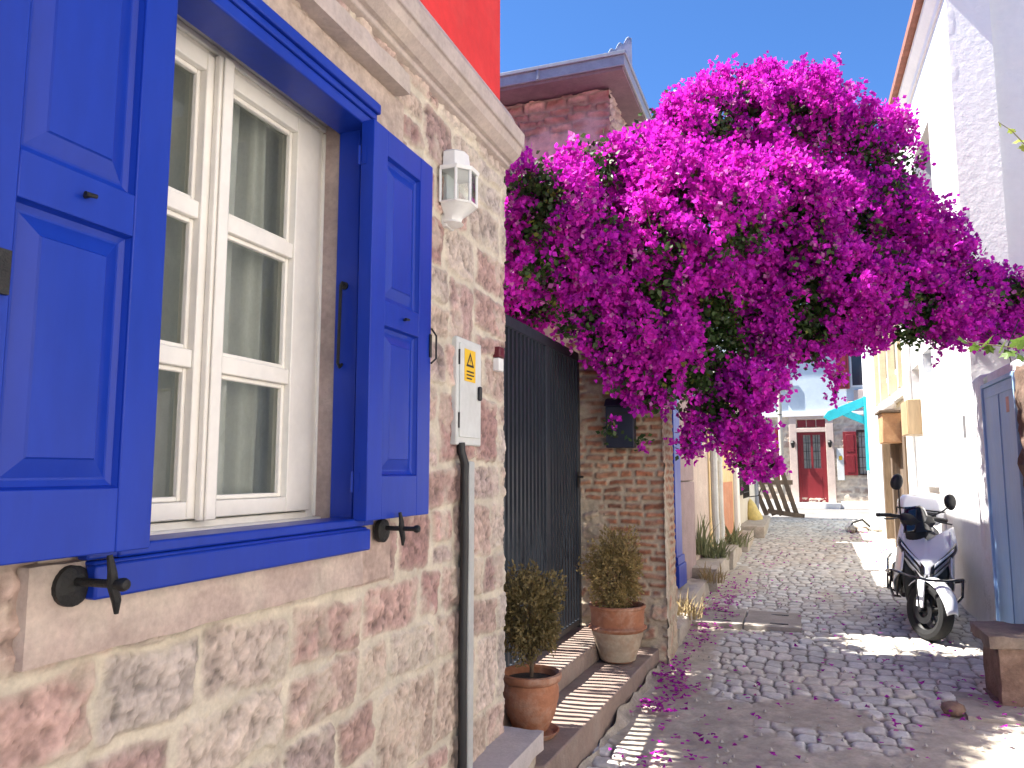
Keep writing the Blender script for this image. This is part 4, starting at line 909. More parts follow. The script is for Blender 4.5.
m = MB(); m.box(1.36, 1.40, FY - .02, FY + .05, 1.471, 2.559); m.box(1.71, 1.75, FY - .02, FY + .05, 1.471, 2.559); m.box(1.40, 1.71, FY - .02, FY + .05, 2.51, 2.559); m.box(1.40, 1.71, FY - .02, FY + .05, 1.471, 1.51)
w = m.build('window', brown_m, fh); m = MB(); m.quad((1.4, FY + .03, 1.5), (1.71, FY + .03, 1.5), (1.71, FY + .03, 2.52), (1.4, FY + .03, 2.52)); m.build('pane', pmat('net_curtain_glass', (.42, .42, .40), .3, .2, 10, 0), w, smooth=0)
m = MB()
for x in (1.47, 1.555, 1.64): m.tube([(x, FY - .03, 1.47), (x, FY - .03, 2.56)], .008, 6)
for z in (1.65, 1.9, 2.15, 2.4): m.tube([(1.36, FY - .03, z), (1.75, FY - .03, z)], .008, 6)
m.build('window_grille', iron_m, w)
for a, b in ((1.29, 1.60), (-.64, -.50)):
    m = MB(); m.box(a, b, FY - .03, FY - .011, 3.62, 4.6); w = m.build('window', trim_m, fh); m = MB(); m.box(a + .04, b - .04, FY - .036, FY - .0305, 3.66, 4.55); m.build('pane', wdk, w, smooth=0)
m = MB(); m.box(1.35, 1.85, FY - .05, FY - .012, 3.28, 3.55); m.build('exposed_stone_patch', pk, fh, bevel=.01)
m = MB(); m.box(1.20, 1.75, FY - .09, FY - .012, 3.10, 3.27); m.build('clay_ledge', tile_m, fh, bevel=.02)
for x, lab in ((-.10, 'small dark wall lamp left of the far red door'), (.76, 'small dark wall lamp right of the far red door')):
    t = thing('wall_lamp', lab, 'wall lamp', (x, FY - .08, 2.2), 'wall lamps beside the red door'); m = MB(); m.box(x - .03, x + .03, FY - .13, FY - .071, 2.28, 2.33); m.build('bracket', iron_m, t); m = MB(); m.loft([[(x + r * math.cos(a), FY - .13 + r * math.sin(a), z) for a in [2 * math.pi * k / 8 for k in range(8)]] for r, z in ((.03, 2.15), (.05, 2.27), (.055, 2.275), (.02, 2.32))]); m.build('lantern', iron_m, t)
eb = thing('meter_box', 'white meter box with a yellow sticker beside the far red door', 'electric box', (.98, FY - .05, 1.3)); m = MB(); m.box(.90, 1.06, FY - .09, FY - .0, 1.35, 2.12); m.build('cabinet', grey_m, eb, bevel=.006); m = MB(); m.box(.95, 1.02, FY - .0925, FY - .0905, 1.84, 1.94); m.build('warning_sticker', yel_m, eb, smooth=0)
m = MB(); m.tube([(-.30, 20.0, .6), (-.30, 20.0, 6.6)], [.055, .042], 12); tag(m.build('utility_pole', pmat('pale_pole', (.50, .46, .38), .7, .1, 4, .1)), 'slim pale utility pole in front of the far house', 'pole')

# the far house stands a little askew to the lane
FH_PIV, FH_A, FH_S = Vector((.5, 21, .68)), R(-7), Vector((.13, 0, 0))
for o in [o_ for o_ in COL.objects if o_.parent is None and (o_ is fh or o_ is eb or o_.name.startswith('wall_lamp'))]:
    o.location = FH_PIV + Matrix.Rotation(FH_A, 3, 'Z') @ (Vector(o.location) - FH_PIV) + FH_S; o.rotation_euler[2] = FH_A
# ================================================================== LEFT ROW beyond the pier
def lx_(y): return -1.24 + (y - 6) * .038
def frontage(name, label, y0, y1, h, mat, loc=None):
    t = thing(name, label, 'house', (lx_(y0) - 1, (y0 + y1) / 2, gz(y0)))
    m = MB(); a, b = lx_(y0), lx_(y1)
    m.prism([(a, y0), (b, y1), (-5, y1), (-5, y0)], .1, h, 'XY'); m.build('front_wall', mat, t, smooth=0, bevel=.01); return t
def onwall(m, y0, y1, z0, z1, d0, d1):
    pts = [(lx_(y0) + d0, y0), (lx_(y0) + d1, y0), (lx_(y1) + d1, y1), (lx_(y1) + d0, y1)]; return m.prism(pts, z0, z1, 'XY')
pst = pmat('pinkish_stone_wall', (.52, .41, .34), .9, .12, 5, .5, 25, stain=(.60, .52, .43), stain_scale=3); mve = pmat('mauve_stone', (.33, .24, .23), .9, .12, 6, .5, 30)
h1 = frontage('blue_trim_house', 'narrow pink stone house with a bright blue door frame just past the brick pier', 6.97, 10.4, 3.3, pst)
m = onwall(MB(), 7.65, 7.98, .45, 2.7, -.02, .07); m = onwall(m, 7.60, 8.02, .45, .66, .0701, .10); m = onwall(m, 7.63, 8.0, .661, .74, .0701, .088); m.build('blue_door_jamb', blue_m, h1, bevel=.006)
onwall(MB(), 8.05, 8.95, .42, 1.45, .0, .05).build('stone_pilaster_base', mve, h1, bevel=.01); onwall(MB(), 8.05, 8.95, 1.46, 2.7, .0, .045).build('stone_pilaster', mve, h1, bevel=.01)
w = onwall(MB(), 9.1, 9.75, 1.86, 2.9, .0, .03).build('window', blue_m, h1, bevel=.005); onwall(MB(), 9.2, 9.65, 1.96, 2.8, .0301, .034).build('pane', wdk, w, smooth=0); onwall(MB(), 9.02, 9.82, 1.76, 1.855, .0, .06).build('window_sill', pk, h1, bevel=.006)
terr_m = pmat('terracotta_render', (.52, .23, .13), .88, .12, 5, .3, 30, stain=(.60, .40, .28), stain_scale=4); yw_m = pmat('yellow_render', (.70, .50, .24), .88, .08, 4, .3, 30, stain=(.72, .62, .44), stain_scale=3)
h2 = frontage('terracotta_house', 'small house with yellow wall above a terracotta band', 10.42, 13.2, 3.2, yw_m)
onwall(MB(), 10.9, 13.0, .4, 1.40, .0, .012).build('terracotta_band', terr_m, h2, smooth=0)
for y, lab in ((10.45, 'nearer of the two pale drainpipes between the pink and the yellow house'), (10.95, 'farther of the two pale drainpipes between the pink and the yellow house')):
    m = MB(); x = lx_(y) + .07; m.tube([(x, y, .62), (x + .01, y, .8), (x, y, 1.0), (x, y, 3.3)], .048, 10); m.tube([(x, y, 1.7), (x, y, 1.74)], .055, 10); tag(m.build('drainpipe', pmat('pale_pipe', (.56, .56, .52), .6, .1, 6, .1)), lab, 'drainpipe', 'drainpipes on the left row')
pw_m = pmat('pale_render', (.66, .60, .50), .88, .08, 3, .3, 20, stain=(.58, .50, .40), stain_scale=2)
h3 = frontage('pale_house', 'pale plastered house with an iron window grille at the end of the left row', 13.25, 17.5, 3.5, pw_m)
onwall(MB(), 13.26, 13.6, .5, 3.6, .0, .06).build('white_corner_strip', trim_m, h3, bevel=.01); onwall(MB(), 17.1, 17.48, .5, 3.6, .0, .05).build('grey_corner_strip', zinc_m, h3, bevel=.01)
w = onwall(MB(), 13.9, 14.9, 1.15, 2.5, .0, .02).build('window', wdk, h3); m = MB()
for i in range(6): y = 13.92 + i * .19; x = lx_(y) + .09; m.tube([(x, y, 1.1), (x, y, 2.5)], .012, 6)
for z in (1.2, 1.8, 2.4): m.tube([(lx_(13.9) + .0, 13.9, z), (lx_(13.9) + .09, 13.9, z), (lx_(14.9) + .09, 14.9, z), (lx_(14.9), 14.9, z)], .012, 6)
m.tube([(lx_(14.9) + .09, 14.9, 1.1), (lx_(14.9) + .25, 14.95, 1.12), (lx_(14.9) + .3, 15.0, 1.25)], .01, 6)
m.build('window_grille', iron_m, w)
# ledges and kerb stones at the foot of the left row
kb_m = pmat('pale_kerb_stone', (.42, .37, .31), .9, .15, 5, .5, 35, stain=(.30, .25, .2), stain_scale=4)
lab = ['rough pale kerb stone against the brick pier, first of the row', 'pale kerb stone below the blue door frame', 'long pale kerb stone under the grey weeds', 'pale kerb stone below the two drainpipes', 'worn kerb stone in front of the terracotta band', 'broad pale kerb stone at the far end of the left row']
for i, (y0, y1, wd, hh) in enumerate(((6.25, 7.1, .30, .12), (7.15, 8.6, .24, .17), (8.65, 10.2, .27, .22), (10.25, 11.8, .26, .20), (11.9, 13.6, .28, .17), (13.7, 17.2, .34, .14))):
    x = lx_(y0) + .02; o = rough_slab('kerb_stone', x - .1, x + wd + (y1 - y0) * .019, y0, y1, gz(y0) - .08, gz((y0 + y1) / 2) + hh, kb_m, None, .018, (8, 24, 5), 50 + i); tag(o, lab[i], 'kerb stone', 'kerb stones along the left row')
# yellow sack
m = MB(); rg = random.Random(2)
rings = []
for k in range(9):
    t = k / 8; r = .17 * (math.sin(math.pi * min(1, .25 + t * .8)) ** .6) * (1 - .3 * t); z = gz(15) + .10 + t * .46
    rings.append([(lx_(15.6) + .10 + r * (1 + .15 * math.sin(3 * a + k)) * math.cos(a) - .06 * t, 15.6 + r * 1.3 * math.sin(a), z) for a in [2 * math.pi * q / 14 for q in range(14)]])
m.loft(rings); tag(m.build('yellow_sack', pmat('yellow_plastic', (.62, .48, .16), .5, .15, 12, .4, 25), smooth=60), 'yellow plastic sack slumped against the pale house wall', 'sack')
# leaning pallet boards
pl = thing('wooden_pallet', 'grey brown wooden pallet leaning on the corner of the pale house', 'pallet', (-.35, 17.9, .6))
lean = Matrix.Translation((-.72, 17.75, gz(17.8) + .02)) @ Matrix.Rotation(R(9), 4, 'Z') @ Matrix.Rotation(R(-22), 4, 'Y')
Mx = Matrix.Translation((-.30, 17.85, gz(17.8) + .03)) @ Matrix.Rotation(R(8), 4, 'Z') @ Matrix.Rotation(R(24), 4, 'X')
for i in range(5):
    m = MB(); M2 = Matrix.Translation((-.62 + i * .155, 17.85, gz(17.8) + .03)) @ Matrix.Rotation(R(-20 + i * 1.0), 4, 'Y') @ Matrix.Rotation(R(10), 4, 'X'); m.box(-.05, .05, -.012, .012, 0, .98 + .03 * (i % 2), M2); m.build('board', tim_m, pl, bevel=.004)
m = MB(); M2 = Matrix.Translation((-.56, 17.80, gz(17.8) + .12)) @ Matrix.Rotation(R(8), 4, 'Y'); m.box(-.04, .72, -.035, -.012, -.05, .05, M2); m.build('cross_board', tim_m, pl, bevel=.004)
m = MB(); M2 = Matrix.Translation((-.78, 17.86, gz(17.8) + .74)); m.box(0, .72, .0125, .04, -.05, .05, M2); m.build('cross_board', tim_m, pl, bevel=.004)
# concrete covers
cv_m = pmat('concrete_cover', (.33, .295, .255), .9, .12, 6, .4, 40, stain=(.24, .21, .18), stain_scale=4)
for x0, x1, lb_ in ((-.93, -.475, 'square concrete drain cover nearer the left kerb, petals on its corner'), (-.46, .0, 'square concrete drain cover nearer the middle of the lane')):
    t = thing('drain_cover', lb_, 'drain cover', ((x0 + x1) / 2, 7.35, .26), 'concrete drain covers in the lane')
    o = rough_slab('slab', x0, x1, 6.98, 7.72, .18, gz(7.35) + .028, cv_m, t, .005, (12, 18, 3), 70 + x0 * 9)
    for y in (7.12, 7.55): m = MB(); xc = (x0 + x1) / 2 + .05; m.box(xc - .075, xc + .075, y - .018, y + .018, gz(7.35) + .024, gz(7.35) + .0305 + (y - 7.35) * .0); m.build('lifting_slot', blk_m, t)

# pale house out of view, added to bounce sunlight onto the stone wall
nb = thing('added_bounce_house', 'unseen pale house added to bounce sunlight onto the stone wall, mirrored in the window panes', 'house', (6, -2, 0))
m = pierced(MB(), 4.7, 5.0, -10, 4.6, -.4, 6.5, [(-7, -6, 1, 2.4), (-3.5, -2.5, 1, 2.4), (-1, 0, .1, 2.3), (2, 3, 1, 2.4), (-5, -4, 3.8, 5.2), (-1, 0, 3.8, 5.2), (2, 3, 3.8, 5.2)]); m.build('front_wall', pmat('warm_white_render', (.80, .76, .68), .85, .05, 2, .3, 20), nb, smooth=0)
m = MB(); m.box(5.05, 10, -10, 4.6, -.4, 6.5); m.build('core_walls', pmat('brown_shutters', (.12, .09, .07), .8, .2, 5, .1), nb, smooth=0)
m = MB(); m.box(4.4, 10.2, -10.3, 4.9, 6.51, 6.65); m.build('roof', tile_m, nb, smooth=0)

# ================================================================== BOUGAINVILLEA arching over the lane
bract_m = pmat('magenta_bracts', attr='col', rough=.7, var=.10, scale=30, bump=0, trans=.38, spec=.2)
bleaf_m = pmat('bougainvillea_leaves', attr='col', rough=.5, var=.2, scale=20, bump=0, trans=.25)
tiny_m = pmat('cream_florets', (.80, .78, .62), .7, .05, 30, 0)
bv = thing('bougainvillea', 'huge magenta bougainvillea arching over the lane from behind the brick pier', 'bougainvillea', (-1.75, 6.25, .4))
LOBES = [  # px, py, metres in front, radius, share of flowers
    (735, 122, 6.5, .42, 1), (800, 132, 6.6, .46, 1), (858, 158, 6.6, .32, 1), (690, 155, 6.3, .38, 1), (640, 190, 5.9, .38, 1), (600, 180, 5.7, .26, 1), (562, 212, 5.3, .30, 1), (535, 185, 5.1, .16, 1),
    (532, 240, 5.1, .20, 1), (552, 205, 5.0, .20, 1), (580, 280, 5.3, .26, 1), (640, 262, 5.4, .44, 1), (705, 222, 5.6, .48, 1), (775, 205, 6.0, .50, 1), (842, 220, 6.3, .40, 1),
    (898, 235, 6.2, .29, 1), (945, 268, 6.2, .24, 1), (998, 300, 6.2, .20, 1), (1040, 312, 6.2, .22, 1), (890, 280, 6.0, .31, 1), (942, 312, 5.9, .20, 1), (985, 328, 6.0, .12, 1), (830, 275, 5.9, .36, 1), (830, 318, 5.8, .20, 1),
    (778, 280, 6.3, .36, .25), (700, 300, 5.8, .34, .5), (628, 328, 5.3, .24, .95), (595, 318, 5.25, .16, 1), (665, 365, 5.5, .24, .75), (712, 350, 5.95, .34, .25), (760, 325, 6.0, .24, .45), (785, 318, 5.8, .18, .9),
    (728, 400, 5.8, .24, .2), (748, 390, 5.6, .15, 1), (705, 415, 5.8, .15, .4), (752, 440, 5.6, .12, 1), (756, 472, 5.6, .055, 1), (728, 440, 5.6, .09, .8), (868, 328, 5.9, .14, 1), (908, 330, 5.9, .13, 1), (812, 345, 5.8, .10, 1), (835, 375, 5.8, .045, 1), (836, 392, 5.8, .03, 1), (790, 350, 5.8, .09, 1),
    (800, 302, 5.9, .26, 1), (852, 322, 5.9, .20, 1), (815, 335, 5.85, .15, 1), (775, 345, 5.8, .15, .9), (870, 290, 5.8, .22, 1), (885, 175, 6.5, .22, 1), (893, 130, 6.6, .14, 1), (905, 200, 6.4, .17, 1), (925, 240, 6.2, .24, 1), (930, 300, 5.9, .2, 1), (960, 320, 5.95, .15, 1), (655, 330, 5.4, .26, .9), (690, 375, 5.65, .18, .3), (560, 262, 5.15, .22, 1), (1010, 292, 6.1, .18, 1), (968, 290, 6.0, .20, 1), (1018, 326, 6.05, .12, 1), (900, 302, 5.8, .18, 1), (628, 362, 5.35, .17, .5), (600, 338, 5.25, .12, .7), (655, 395, 5.5, .12, .4), (640, 385, 5.4, .08, .8), (612, 388, 5.35, .04, .9), (610, 430, 5.35, .045, .9), (648, 400, 5.4, .07, .8), (522, 268, 5.0, .10, 1), (765, 380, 5.7, .13, .9), (660, 170, 6.0, .22, 1), (700, 112, 6.3, .18, 1), (762, 84, 6.5, .14, 1), (812, 96, 6.6, .18, 1), (568, 330, 5.2, .06, 1), (640, 440, 5.45, .04, .9), (688, 440, 5.6, .08, .6), (742, 462, 5.6, .06, .9), (770, 462, 5.65, .06, 1)]
rs = np.random.RandomState(11)
lc = np.array([list(at(a, b, c)) for a, b, c, r, f in LOBES]); lr = np.array([l[3] for l in LOBES]); lf = np.array([l[4] for l in LOBES])
SHADE_LOBES = np.array([(-2.3, 5.6, 3.5, .55), (-2.6, 4.8, 3.4, .42), (-2.9, 5.9, 3.7, .55), (-2.2, 6.3, 3.2, .5), (-2.35, 4.15, 3.6, .46), (-2.9, 4.05, 4.6, .58), (-3.4, 4.15, 5.5, .58), (-2.75, 4.6, 4.2, .46)])  # unseen lobes over the courtyard, added to shade the gate, steps and lane
lc = np.concatenate([lc, SHADE_LOBES[:, :3]]); lr = np.concatenate([lr, SHADE_LOBES[:, 3]]); lf = np.concatenate([lf, np.full(len(SHADE_LOBES), .6)]); NL = len(lr)
pts, nrm, flo = [], [], []
for i in range(NL):
    r = lr[i]; n = int(4 * math.pi * r * r / .0034)
    d = rs.normal(size=(n, 3)); d /= np.linalg.norm(d, axis=1)[:, None]
    q = lc[i] * 3
    bumpy = fbm(d[:, 0] * 3.0 + q[0] + d[:, 2] * 1.9, d[:, 1] * 3.0 + q[1] - d[:, 2] * 2.3, 3, 200 + i)
    p = lc[i] + d * (r * .96 * (.80 + .95 * (bumpy - .5) * 2 * .8 + .20 * rs.rand(n) ** 2))[:, None]
    ok = np.ones(n, bool)
    for j in range(NL):
        if j != i: ok &= np.linalg.norm(p - lc[j], axis=1) > lr[j] * .74
    pts.append(p[ok]); nrm.append(d[ok]); flo.append(np.full(ok.sum(), lf[i]))
pts, nrm, flo = np.concatenate(pts), np.concatenate(nrm), np.concatenate(flo)
gap = fbm(pts[:, 0] * 3.2 + pts[:, 1] * 1.9, pts[:, 2] * 3.2 - pts[:, 1] * 1.3, 4, 401)
under = np.clip(-nrm[:, 2], 0, 1)
prob = np.clip(flo * (1.2 - 1.1 * sstep(.55, .66, gap)) - .20 * under, .04, 1)
isf = rs.rand(len(pts)) < prob
fp, fn = pts[isf], nrm[isf]
def norm(a): return a / np.maximum(np.linalg.norm(a, axis=1), 1e-9)[:, None]
# flower clusters: ~8 florets each of three papery bracts
def make_florets(fp, fn, per, spread, seed):
    rs = np.random.RandomState(seed); m = len(fp)
    c = np.repeat(fp, per, 0); nn = np.repeat(fn, per, 0); cid = np.repeat(np.arange(m), per)
    c = c + rs.normal(size=c.shape) * spread + nn * (np.abs(rs.normal(size=len(c))) * spread * .9)[:, None]
    ax = norm(nn + rs.normal(size=c.shape) * .8 + np.array((0, 0, .15)))
    t = norm(np.cross(ax, rs.normal(size=c.shape))); b = np.cross(ax, t)
    s = .040 * (.65 + .6 * rs.rand(len(c)))
    Vs = []; op = (.35 + .9 * rs.rand(len(c)))
    for k in range(3):
        a = 2 * math.pi * k / 3 + rs.rand(len(c)) * .5
        rad = t * np.cos(a)[:, None] + b * np.sin(a)[:, None]; tang = norm(np.cross(ax, rad))
        e = norm(ax * np.cos(op)[:, None] + rad * np.sin(op)[:, None]); up = norm(np.cross(tang, e))
        mid = c + e * (s * .50)[:, None] + up * (s * .10)[:, None]; w = (s * .40)[:, None]
        Vs.append(np.stack([c, mid + tang * w - up * (s * .12)[:, None], c + e * s[:, None] + up * (s * -.12)[:, None], mid - tang * w - up * (s * .12)[:, None]], 1))
    V = np.stack(Vs, 1).reshape(-1, 3)
    tone = np.repeat(rs.rand(m), per); hue = np.repeat(rs.rand(m), per) * .6 + .4 * rs.rand(len(c))
    base = np.array((.66, .028, .48)) * (1 - hue)[:, None] + np.array((.46, .018, .47)) * hue[:, None]
    base = base * (.72 + .5 * tone + .25 * rs.rand(len(c)))[:, None]
    pale = rs.rand(len(c)) < .05; base[pale] = np.array((.62, .20, .50))
    col = np.repeat(base, 12, 0); cen = c + ax * (s * .5)[:, None]
    return V, np.arange(len(V)).reshape(-1, 4), col, cen, ax
V, F, Cc, cen, fax = make_florets(fp, fn, 7, .027, 5)
mesh_np('bracts', V, F, bract_m, bv, Cc, smooth=False)
# flowering shoots that break the outline
sel = rs.choice(len(fp), 420, replace=False); shoots = MB(); sp, sn = [], []
for i in sel:
    p, n = Vector(fp[i]), Vector(fn[i]); n = (n + Vector(rs.normal(size=3)) * .5 + Vector((0, 0, .25))).normalized(); L = rs.uniform(.08, .24)
    e = p + n * L + Vector((0, 0, -.35 * L * L * 4)); shoots.tube([tuple(p - n * .1), tuple(p + n * L * .5), tuple(e)], [.004, .003, .0015], 4, False)
    for k in range(3): sp.append(p + (e - p) * (.35 + .32 * k)); sn.append(n)
tag(shoots.build('shoots', pmat('green_stems', (.10, .085, .03), .7, .2, 20, 0), bv, fixn=False), kind='stuff')
V, F, Cc, c2, f2 = make_florets(np.array(sp), np.array(sn), 5, .022, 6); mesh_np('shoot_bracts', V, F, bract_m, bv, Cc, smooth=False)
# the tiny cream true flowers
k = rs.choice(len(cen), 5200, replace=False); c, a = cen[k], fax[k]; t = norm(np.cross(a, rs.normal(size=a.shape))); b = np.cross(a, t); s = .0055
V = np.stack([c + t * s, c + b * s, c - t * s, c - b * s], 1).reshape(-1, 3); mesh_np('cream_florets', V, np.arange(len(V)).reshape(-1, 4), tiny_m, bv, smooth=False)
# leaves: between the clusters and filling the inside
inn = []
for i in range(NL):
    n = int(1500 * (lr[i] / .4) ** 2.3 * (1.5 if lf[i] < .8 else .8)); d = norm(rs.normal(size=(n, 3))); inn.append(lc[i] + d * (lr[i] * (.35 + .5 * rs.rand(n)))[:, None])
lp = np.concatenate([pts[~isf].repeat(4, 0) + rs.normal(size=(4 * (~isf).sum(), 3)) * .032, np.concatenate(inn), pts[isf][::3] - nrm[isf][::3] * .03])
n = len(lp); ax = norm(rs.normal(size=(n, 3)) + np.array((0, 0, -.3))); t = norm(np.cross(ax, rs.normal(size=(n, 3)))); up = np.cross(ax, t); s = (.030 + .032 * rs.rand(n))[:, None]
V = np.stack([lp, lp + ax * s * .45 + t * s * .33 + up * s * .1, lp + ax * s, lp + ax * s * .45 - t * s * .33 + up * s * .1], 1).reshape(-1, 3)
lcol = np.array((.035, .070, .014)) * (.6 + .9 * rs.rand(n))[:, None]; yl = rs.rand(n) < .07; lcol[yl] = (.17, .19, .03)
mesh_np('leaves', V, np.arange(4 * n).reshape(n, 4), bleaf_m, bv, lcol.repeat(4, 0), smooth=False)
print('bougainvillea clusters', len(fp), 'leaves', n)
# trunk and arching limbs
root = Vector((-1.75, 6.25, .40)); crotch = Vector((-1.50, 6.1, 2.7))
m = MB(); m.tube([tuple(root), (-1.80, 6.2, 1.1), (-1.68, 6.22, 1.9), tuple(crotch)], [.075, .062, .055, .05], 10); m.tube([(-1.70, 6.32, .4), (-1.66, 6.1, 1.3), (-1.74, 6.2, 2.2), tuple(crotch)], [.05, .045, .04, .035], 8)
m.build('trunk', bark_m, bv)
m = MB()
for i in list(range(0, 24)) + [25, 28, 29, 32]:
    e = Vector(lc[i]); mid = crotch.lerp(e, .5) + Vector((0, 0, .35 * (e - crotch).length * .4)); m.tube([tuple(crotch), tuple(crotch.lerp(mid, .55) + Vector((0, 0, .06))), tuple(mid), tuple(mid.lerp(e, .6)), tuple(e)], [.032, .026, .018, .012, .006], 6)
m.build('limbs', bark_m, bv)

# ================================================================== fallen petals
rp = np.random.RandomState(8); PP = []
def scatter(n, cx, cy, sx, sy):
    x = cx + rp.normal(size=n) * sx; y = cy + rp.normal(size=n) * sy; PP.append(np.stack([x, y], 1))
for a in ((90, -.76, 5.15, .07, .18), (45, -.82, 4.75, .05, .08), (14, -.62, 4.35, .13, .15), (22, -.68, 4.0, .14, .10), (60, -.86, 5.5, .05, .2), (110, -.74, 7.5, .08, .5), (80, -.68, 8.6, .10, .6), (60, -.75, 6.5, .06, .3), (55, -.5, 10.5, .25, 1.6), (40, 0, 12, .5, 2.5), (70, 1.05, 12.6, .18, 1.0), (40, .85, 14.5, .2, 1.2), (40, .3, 8, .55, 1.6), (25, .7, 5.6, .3, .5), (25, .1, 5.0, .5, .8), (30, .1, 9.5, .5, 1.5), (18, 1.0, 5.3, .15, .2), (25, .5, 7.2, .4, .6), (30, -.3, 4.5, .3, .5)): scatter(*a)
PP = np.concatenate(PP); PP = np.concatenate([PP, PP[::2] + rp.normal(size=PP[::2].shape) * .018])
ok = (PP[:, 0] > -.98 + (PP[:, 1] - 5) * .02) & (PP[:, 0] < 1.36); PP = PP[ok]
n = len(PP); th = rp.rand(n) * 6.28; s = .011 + .010 * rp.rand(n); z = .033 * PP[:, 1] + .022 + .012 * rp.rand(n)
dx, dy = np.cos(th) * s, np.sin(th) * s; c3 = np.stack([PP[:, 0], PP[:, 1], z], 1); hz = rp.rand(n) * .02
ve = lambda a, b, h: c3 + np.stack([a, b, h], 1)
V = np.stack([ve(dx, dy, hz), ve(-dy * .9, dx * .9, 0 * hz), ve(-dx, -dy, hz * .6), ve(dy * .9, -dx * .9, .004 + 0 * hz)], 1).reshape(-1, 3)
pc = np.array((.46, .012, .40)) * (.6 + .7 * rp.rand(n))[:, None]; o_ = rp.rand(n) < .18; pc[o_] = (.50, .16, .36)
o = mesh_np('fallen_petals', V, np.arange(4 * n).reshape(n, 4), bract_m, None, pc.repeat(4, 0), smooth=False)
tag(o, 'fallen magenta petals scattered over the cobbles and along the kerb', 'petals', kind='stuff')
# grit and small stones on the lane
m = MB(); rg = random.Random(77)
for i in range(420):
    x, y = rg.uniform(-.95, 1.3), 3.6 + 7 * rg.random() ** 1.6; r = rg.uniform(.005, .016); z = gz(y) + .012; a = rg.random() * 3
    vs = [(x + r * math.cos(a + k * 1.57) * rg.uniform(.7, 1.2), y + r * math.sin(a + k * 1.57) * rg.uniform(.7, 1.2), z - .004) for k in range(4)] + [(x, y, z + r * .9)]
    m.add(vs, [(0, 1, 4), (1, 2, 4), (2, 3, 4), (3, 0, 4)])
tag(m.build('gravel', rm, smooth=0), 'loose grit lying on the cobbles', 'gravel', kind='stuff')

# ================================================================== weeds
weed_m = pmat('grey_green_weed', (.22, .24, .12), .7, .3, 12, 0, trans=.2); dry_m = pmat('dry_grass', (.34, .26, .13), .8, .3, 12, 0, trans=.2)
def tuft(name, label, base, n, h, w, mat, seed, wid=.012, lean=.6):
    rg = random.Random(seed); m = MB()
    for i in range(n):
        a = rg.uniform(0, 6.28); L = h * rg.uniform(.5, 1.1); ln = rg.uniform(.15, lean); d = Vector((math.cos(a), math.sin(a), 0)); q = Vector((-d.y, d.x, 0)); b = Vector(base) + d * rg.uniform(0, w) + q * rg.uniform(-w, w); ww_ = wid * rg.uniform(.6, 1.3)
        ps = [b + d * (L * ln * t * t) + Vector((0, 0, L * (t - .38 * ln * t * t))) for t in (0, .35, .7, 1)]; k = len(m.v)
        for p, f in zip(ps, (.7, 1, .7, .05)): m.v += [tuple(p + q * ww_ * f), tuple(p - q * ww_ * f)]
        m.f += [(k + 2 * j, k + 2 * j + 1, k + 2 * j + 3, k + 2 * j + 2) for j in range(3)]
    return tag(m.build(name, mat, fixn=False), label, 'weed', 'weeds along the left row')
tuft('weed', 'tall grey green weed growing by the two drainpipes', (-.98, 9.75, .50), 150, .36, .14, weed_m, 1, .009, 1.1)
tuft('weed', 'dry grass tuft behind the brick pier', (-.93, 6.9, .31), 90, .26, .10, dry_m, 2, .005, 1.)
tuft('weed', 'low green weed in front of the terracotta band', (-.84, 11.3, .52), 70, .36, .14, weed_m, 3, .013, 1.)
tuft('weed', 'small dry weed on the kerb under the blue door frame', (-.86, 8.5, .40), 60, .24, .10, dry_m, 4, .006, 1.2)
tuft('weed', 'green stems climbing the wall of the pink stone house', (-1.06, 9.3, .60), 40, .5, .06, weed_m, 5, .010, .5)

# ================================================================== grape vine reaching in on the right
vleaf_m = pmat('vine_leaves', (.09, .16, .022), .5, .25, 14, .1, 60, trans=.4); vlight_m = pmat('young_vine_leaves', (.34, .42, .07), .5, .2, 14, 0, trans=.45)
gv = thing('grape_vine', 'grape vine shoots with green lobed leaves reaching in before the white house', 'vine', tuple(at(1090, 340, 4.6)))
def vleaf(m, c, size, yaw, pitch, rg):
    prof = [(0, .0), (.30, -.22), (.52, -.02), (.42, .16), (.78, .34), (.50, .46), (.42, .62), (.22, .66), (0, 1.05)]
    out = prof + [(-x, y) for x, y in prof[-2:0:-1]]; M_ = Matrix.Translation(c) @ Matrix.Rotation(yaw, 4, 'Z') @ Matrix.Rotation(pitch, 4, 'X') @ Matrix.Rotation(rg.uniform(-.5, .5), 4, 'Y')
    k = len(m.v); m.v.append(tuple(M_ @ Vector((0, .32 * size, .03 * size))))
    for x, y in out: m.v.append(tuple(M_ @ Vector((x * size * rg.uniform(.9, 1.1), y * size, -.16 * size * abs(x) ** 1.3 + rg.uniform(-.03, .03) * size))))
    n = len(out); m.f += [(k, k + 1 + i, k + 1 + (i + 1) % n) for i in range(n)]
rg = random.Random(31); m = MB()
sites = [(966, 343, .07), (982, 346, .085), (1000, 350, .075), (1016, 346, .09), (1030, 352, .09), (990, 352, .06), (1010, 356, .07), (1040, 342, .09), (974, 350, .055), (1024, 360, .06)]
for px, py, s in sites: vleaf(m, at(px, py, 4.6 + rg.uniform(-.12, .12)), s, rg.uniform(0, 6.28), rg.uniform(.5, 1.4), rg)
m.build('leaves', vleaf_m, gv, fixn=False, smooth=0)
m = MB()
for px, py, s in ((1001, 126, .035), (1013, 132, .04), (1019, 142, .05), (1026, 150, .06), (1030, 135, .05)): vleaf(m, at(px, py, 4.6), s, rg.uniform(0, 6.28), rg.uniform(.4, 1.4), rg)
m.build('young_leaves', vlight_m, gv, fixn=False, smooth=0)
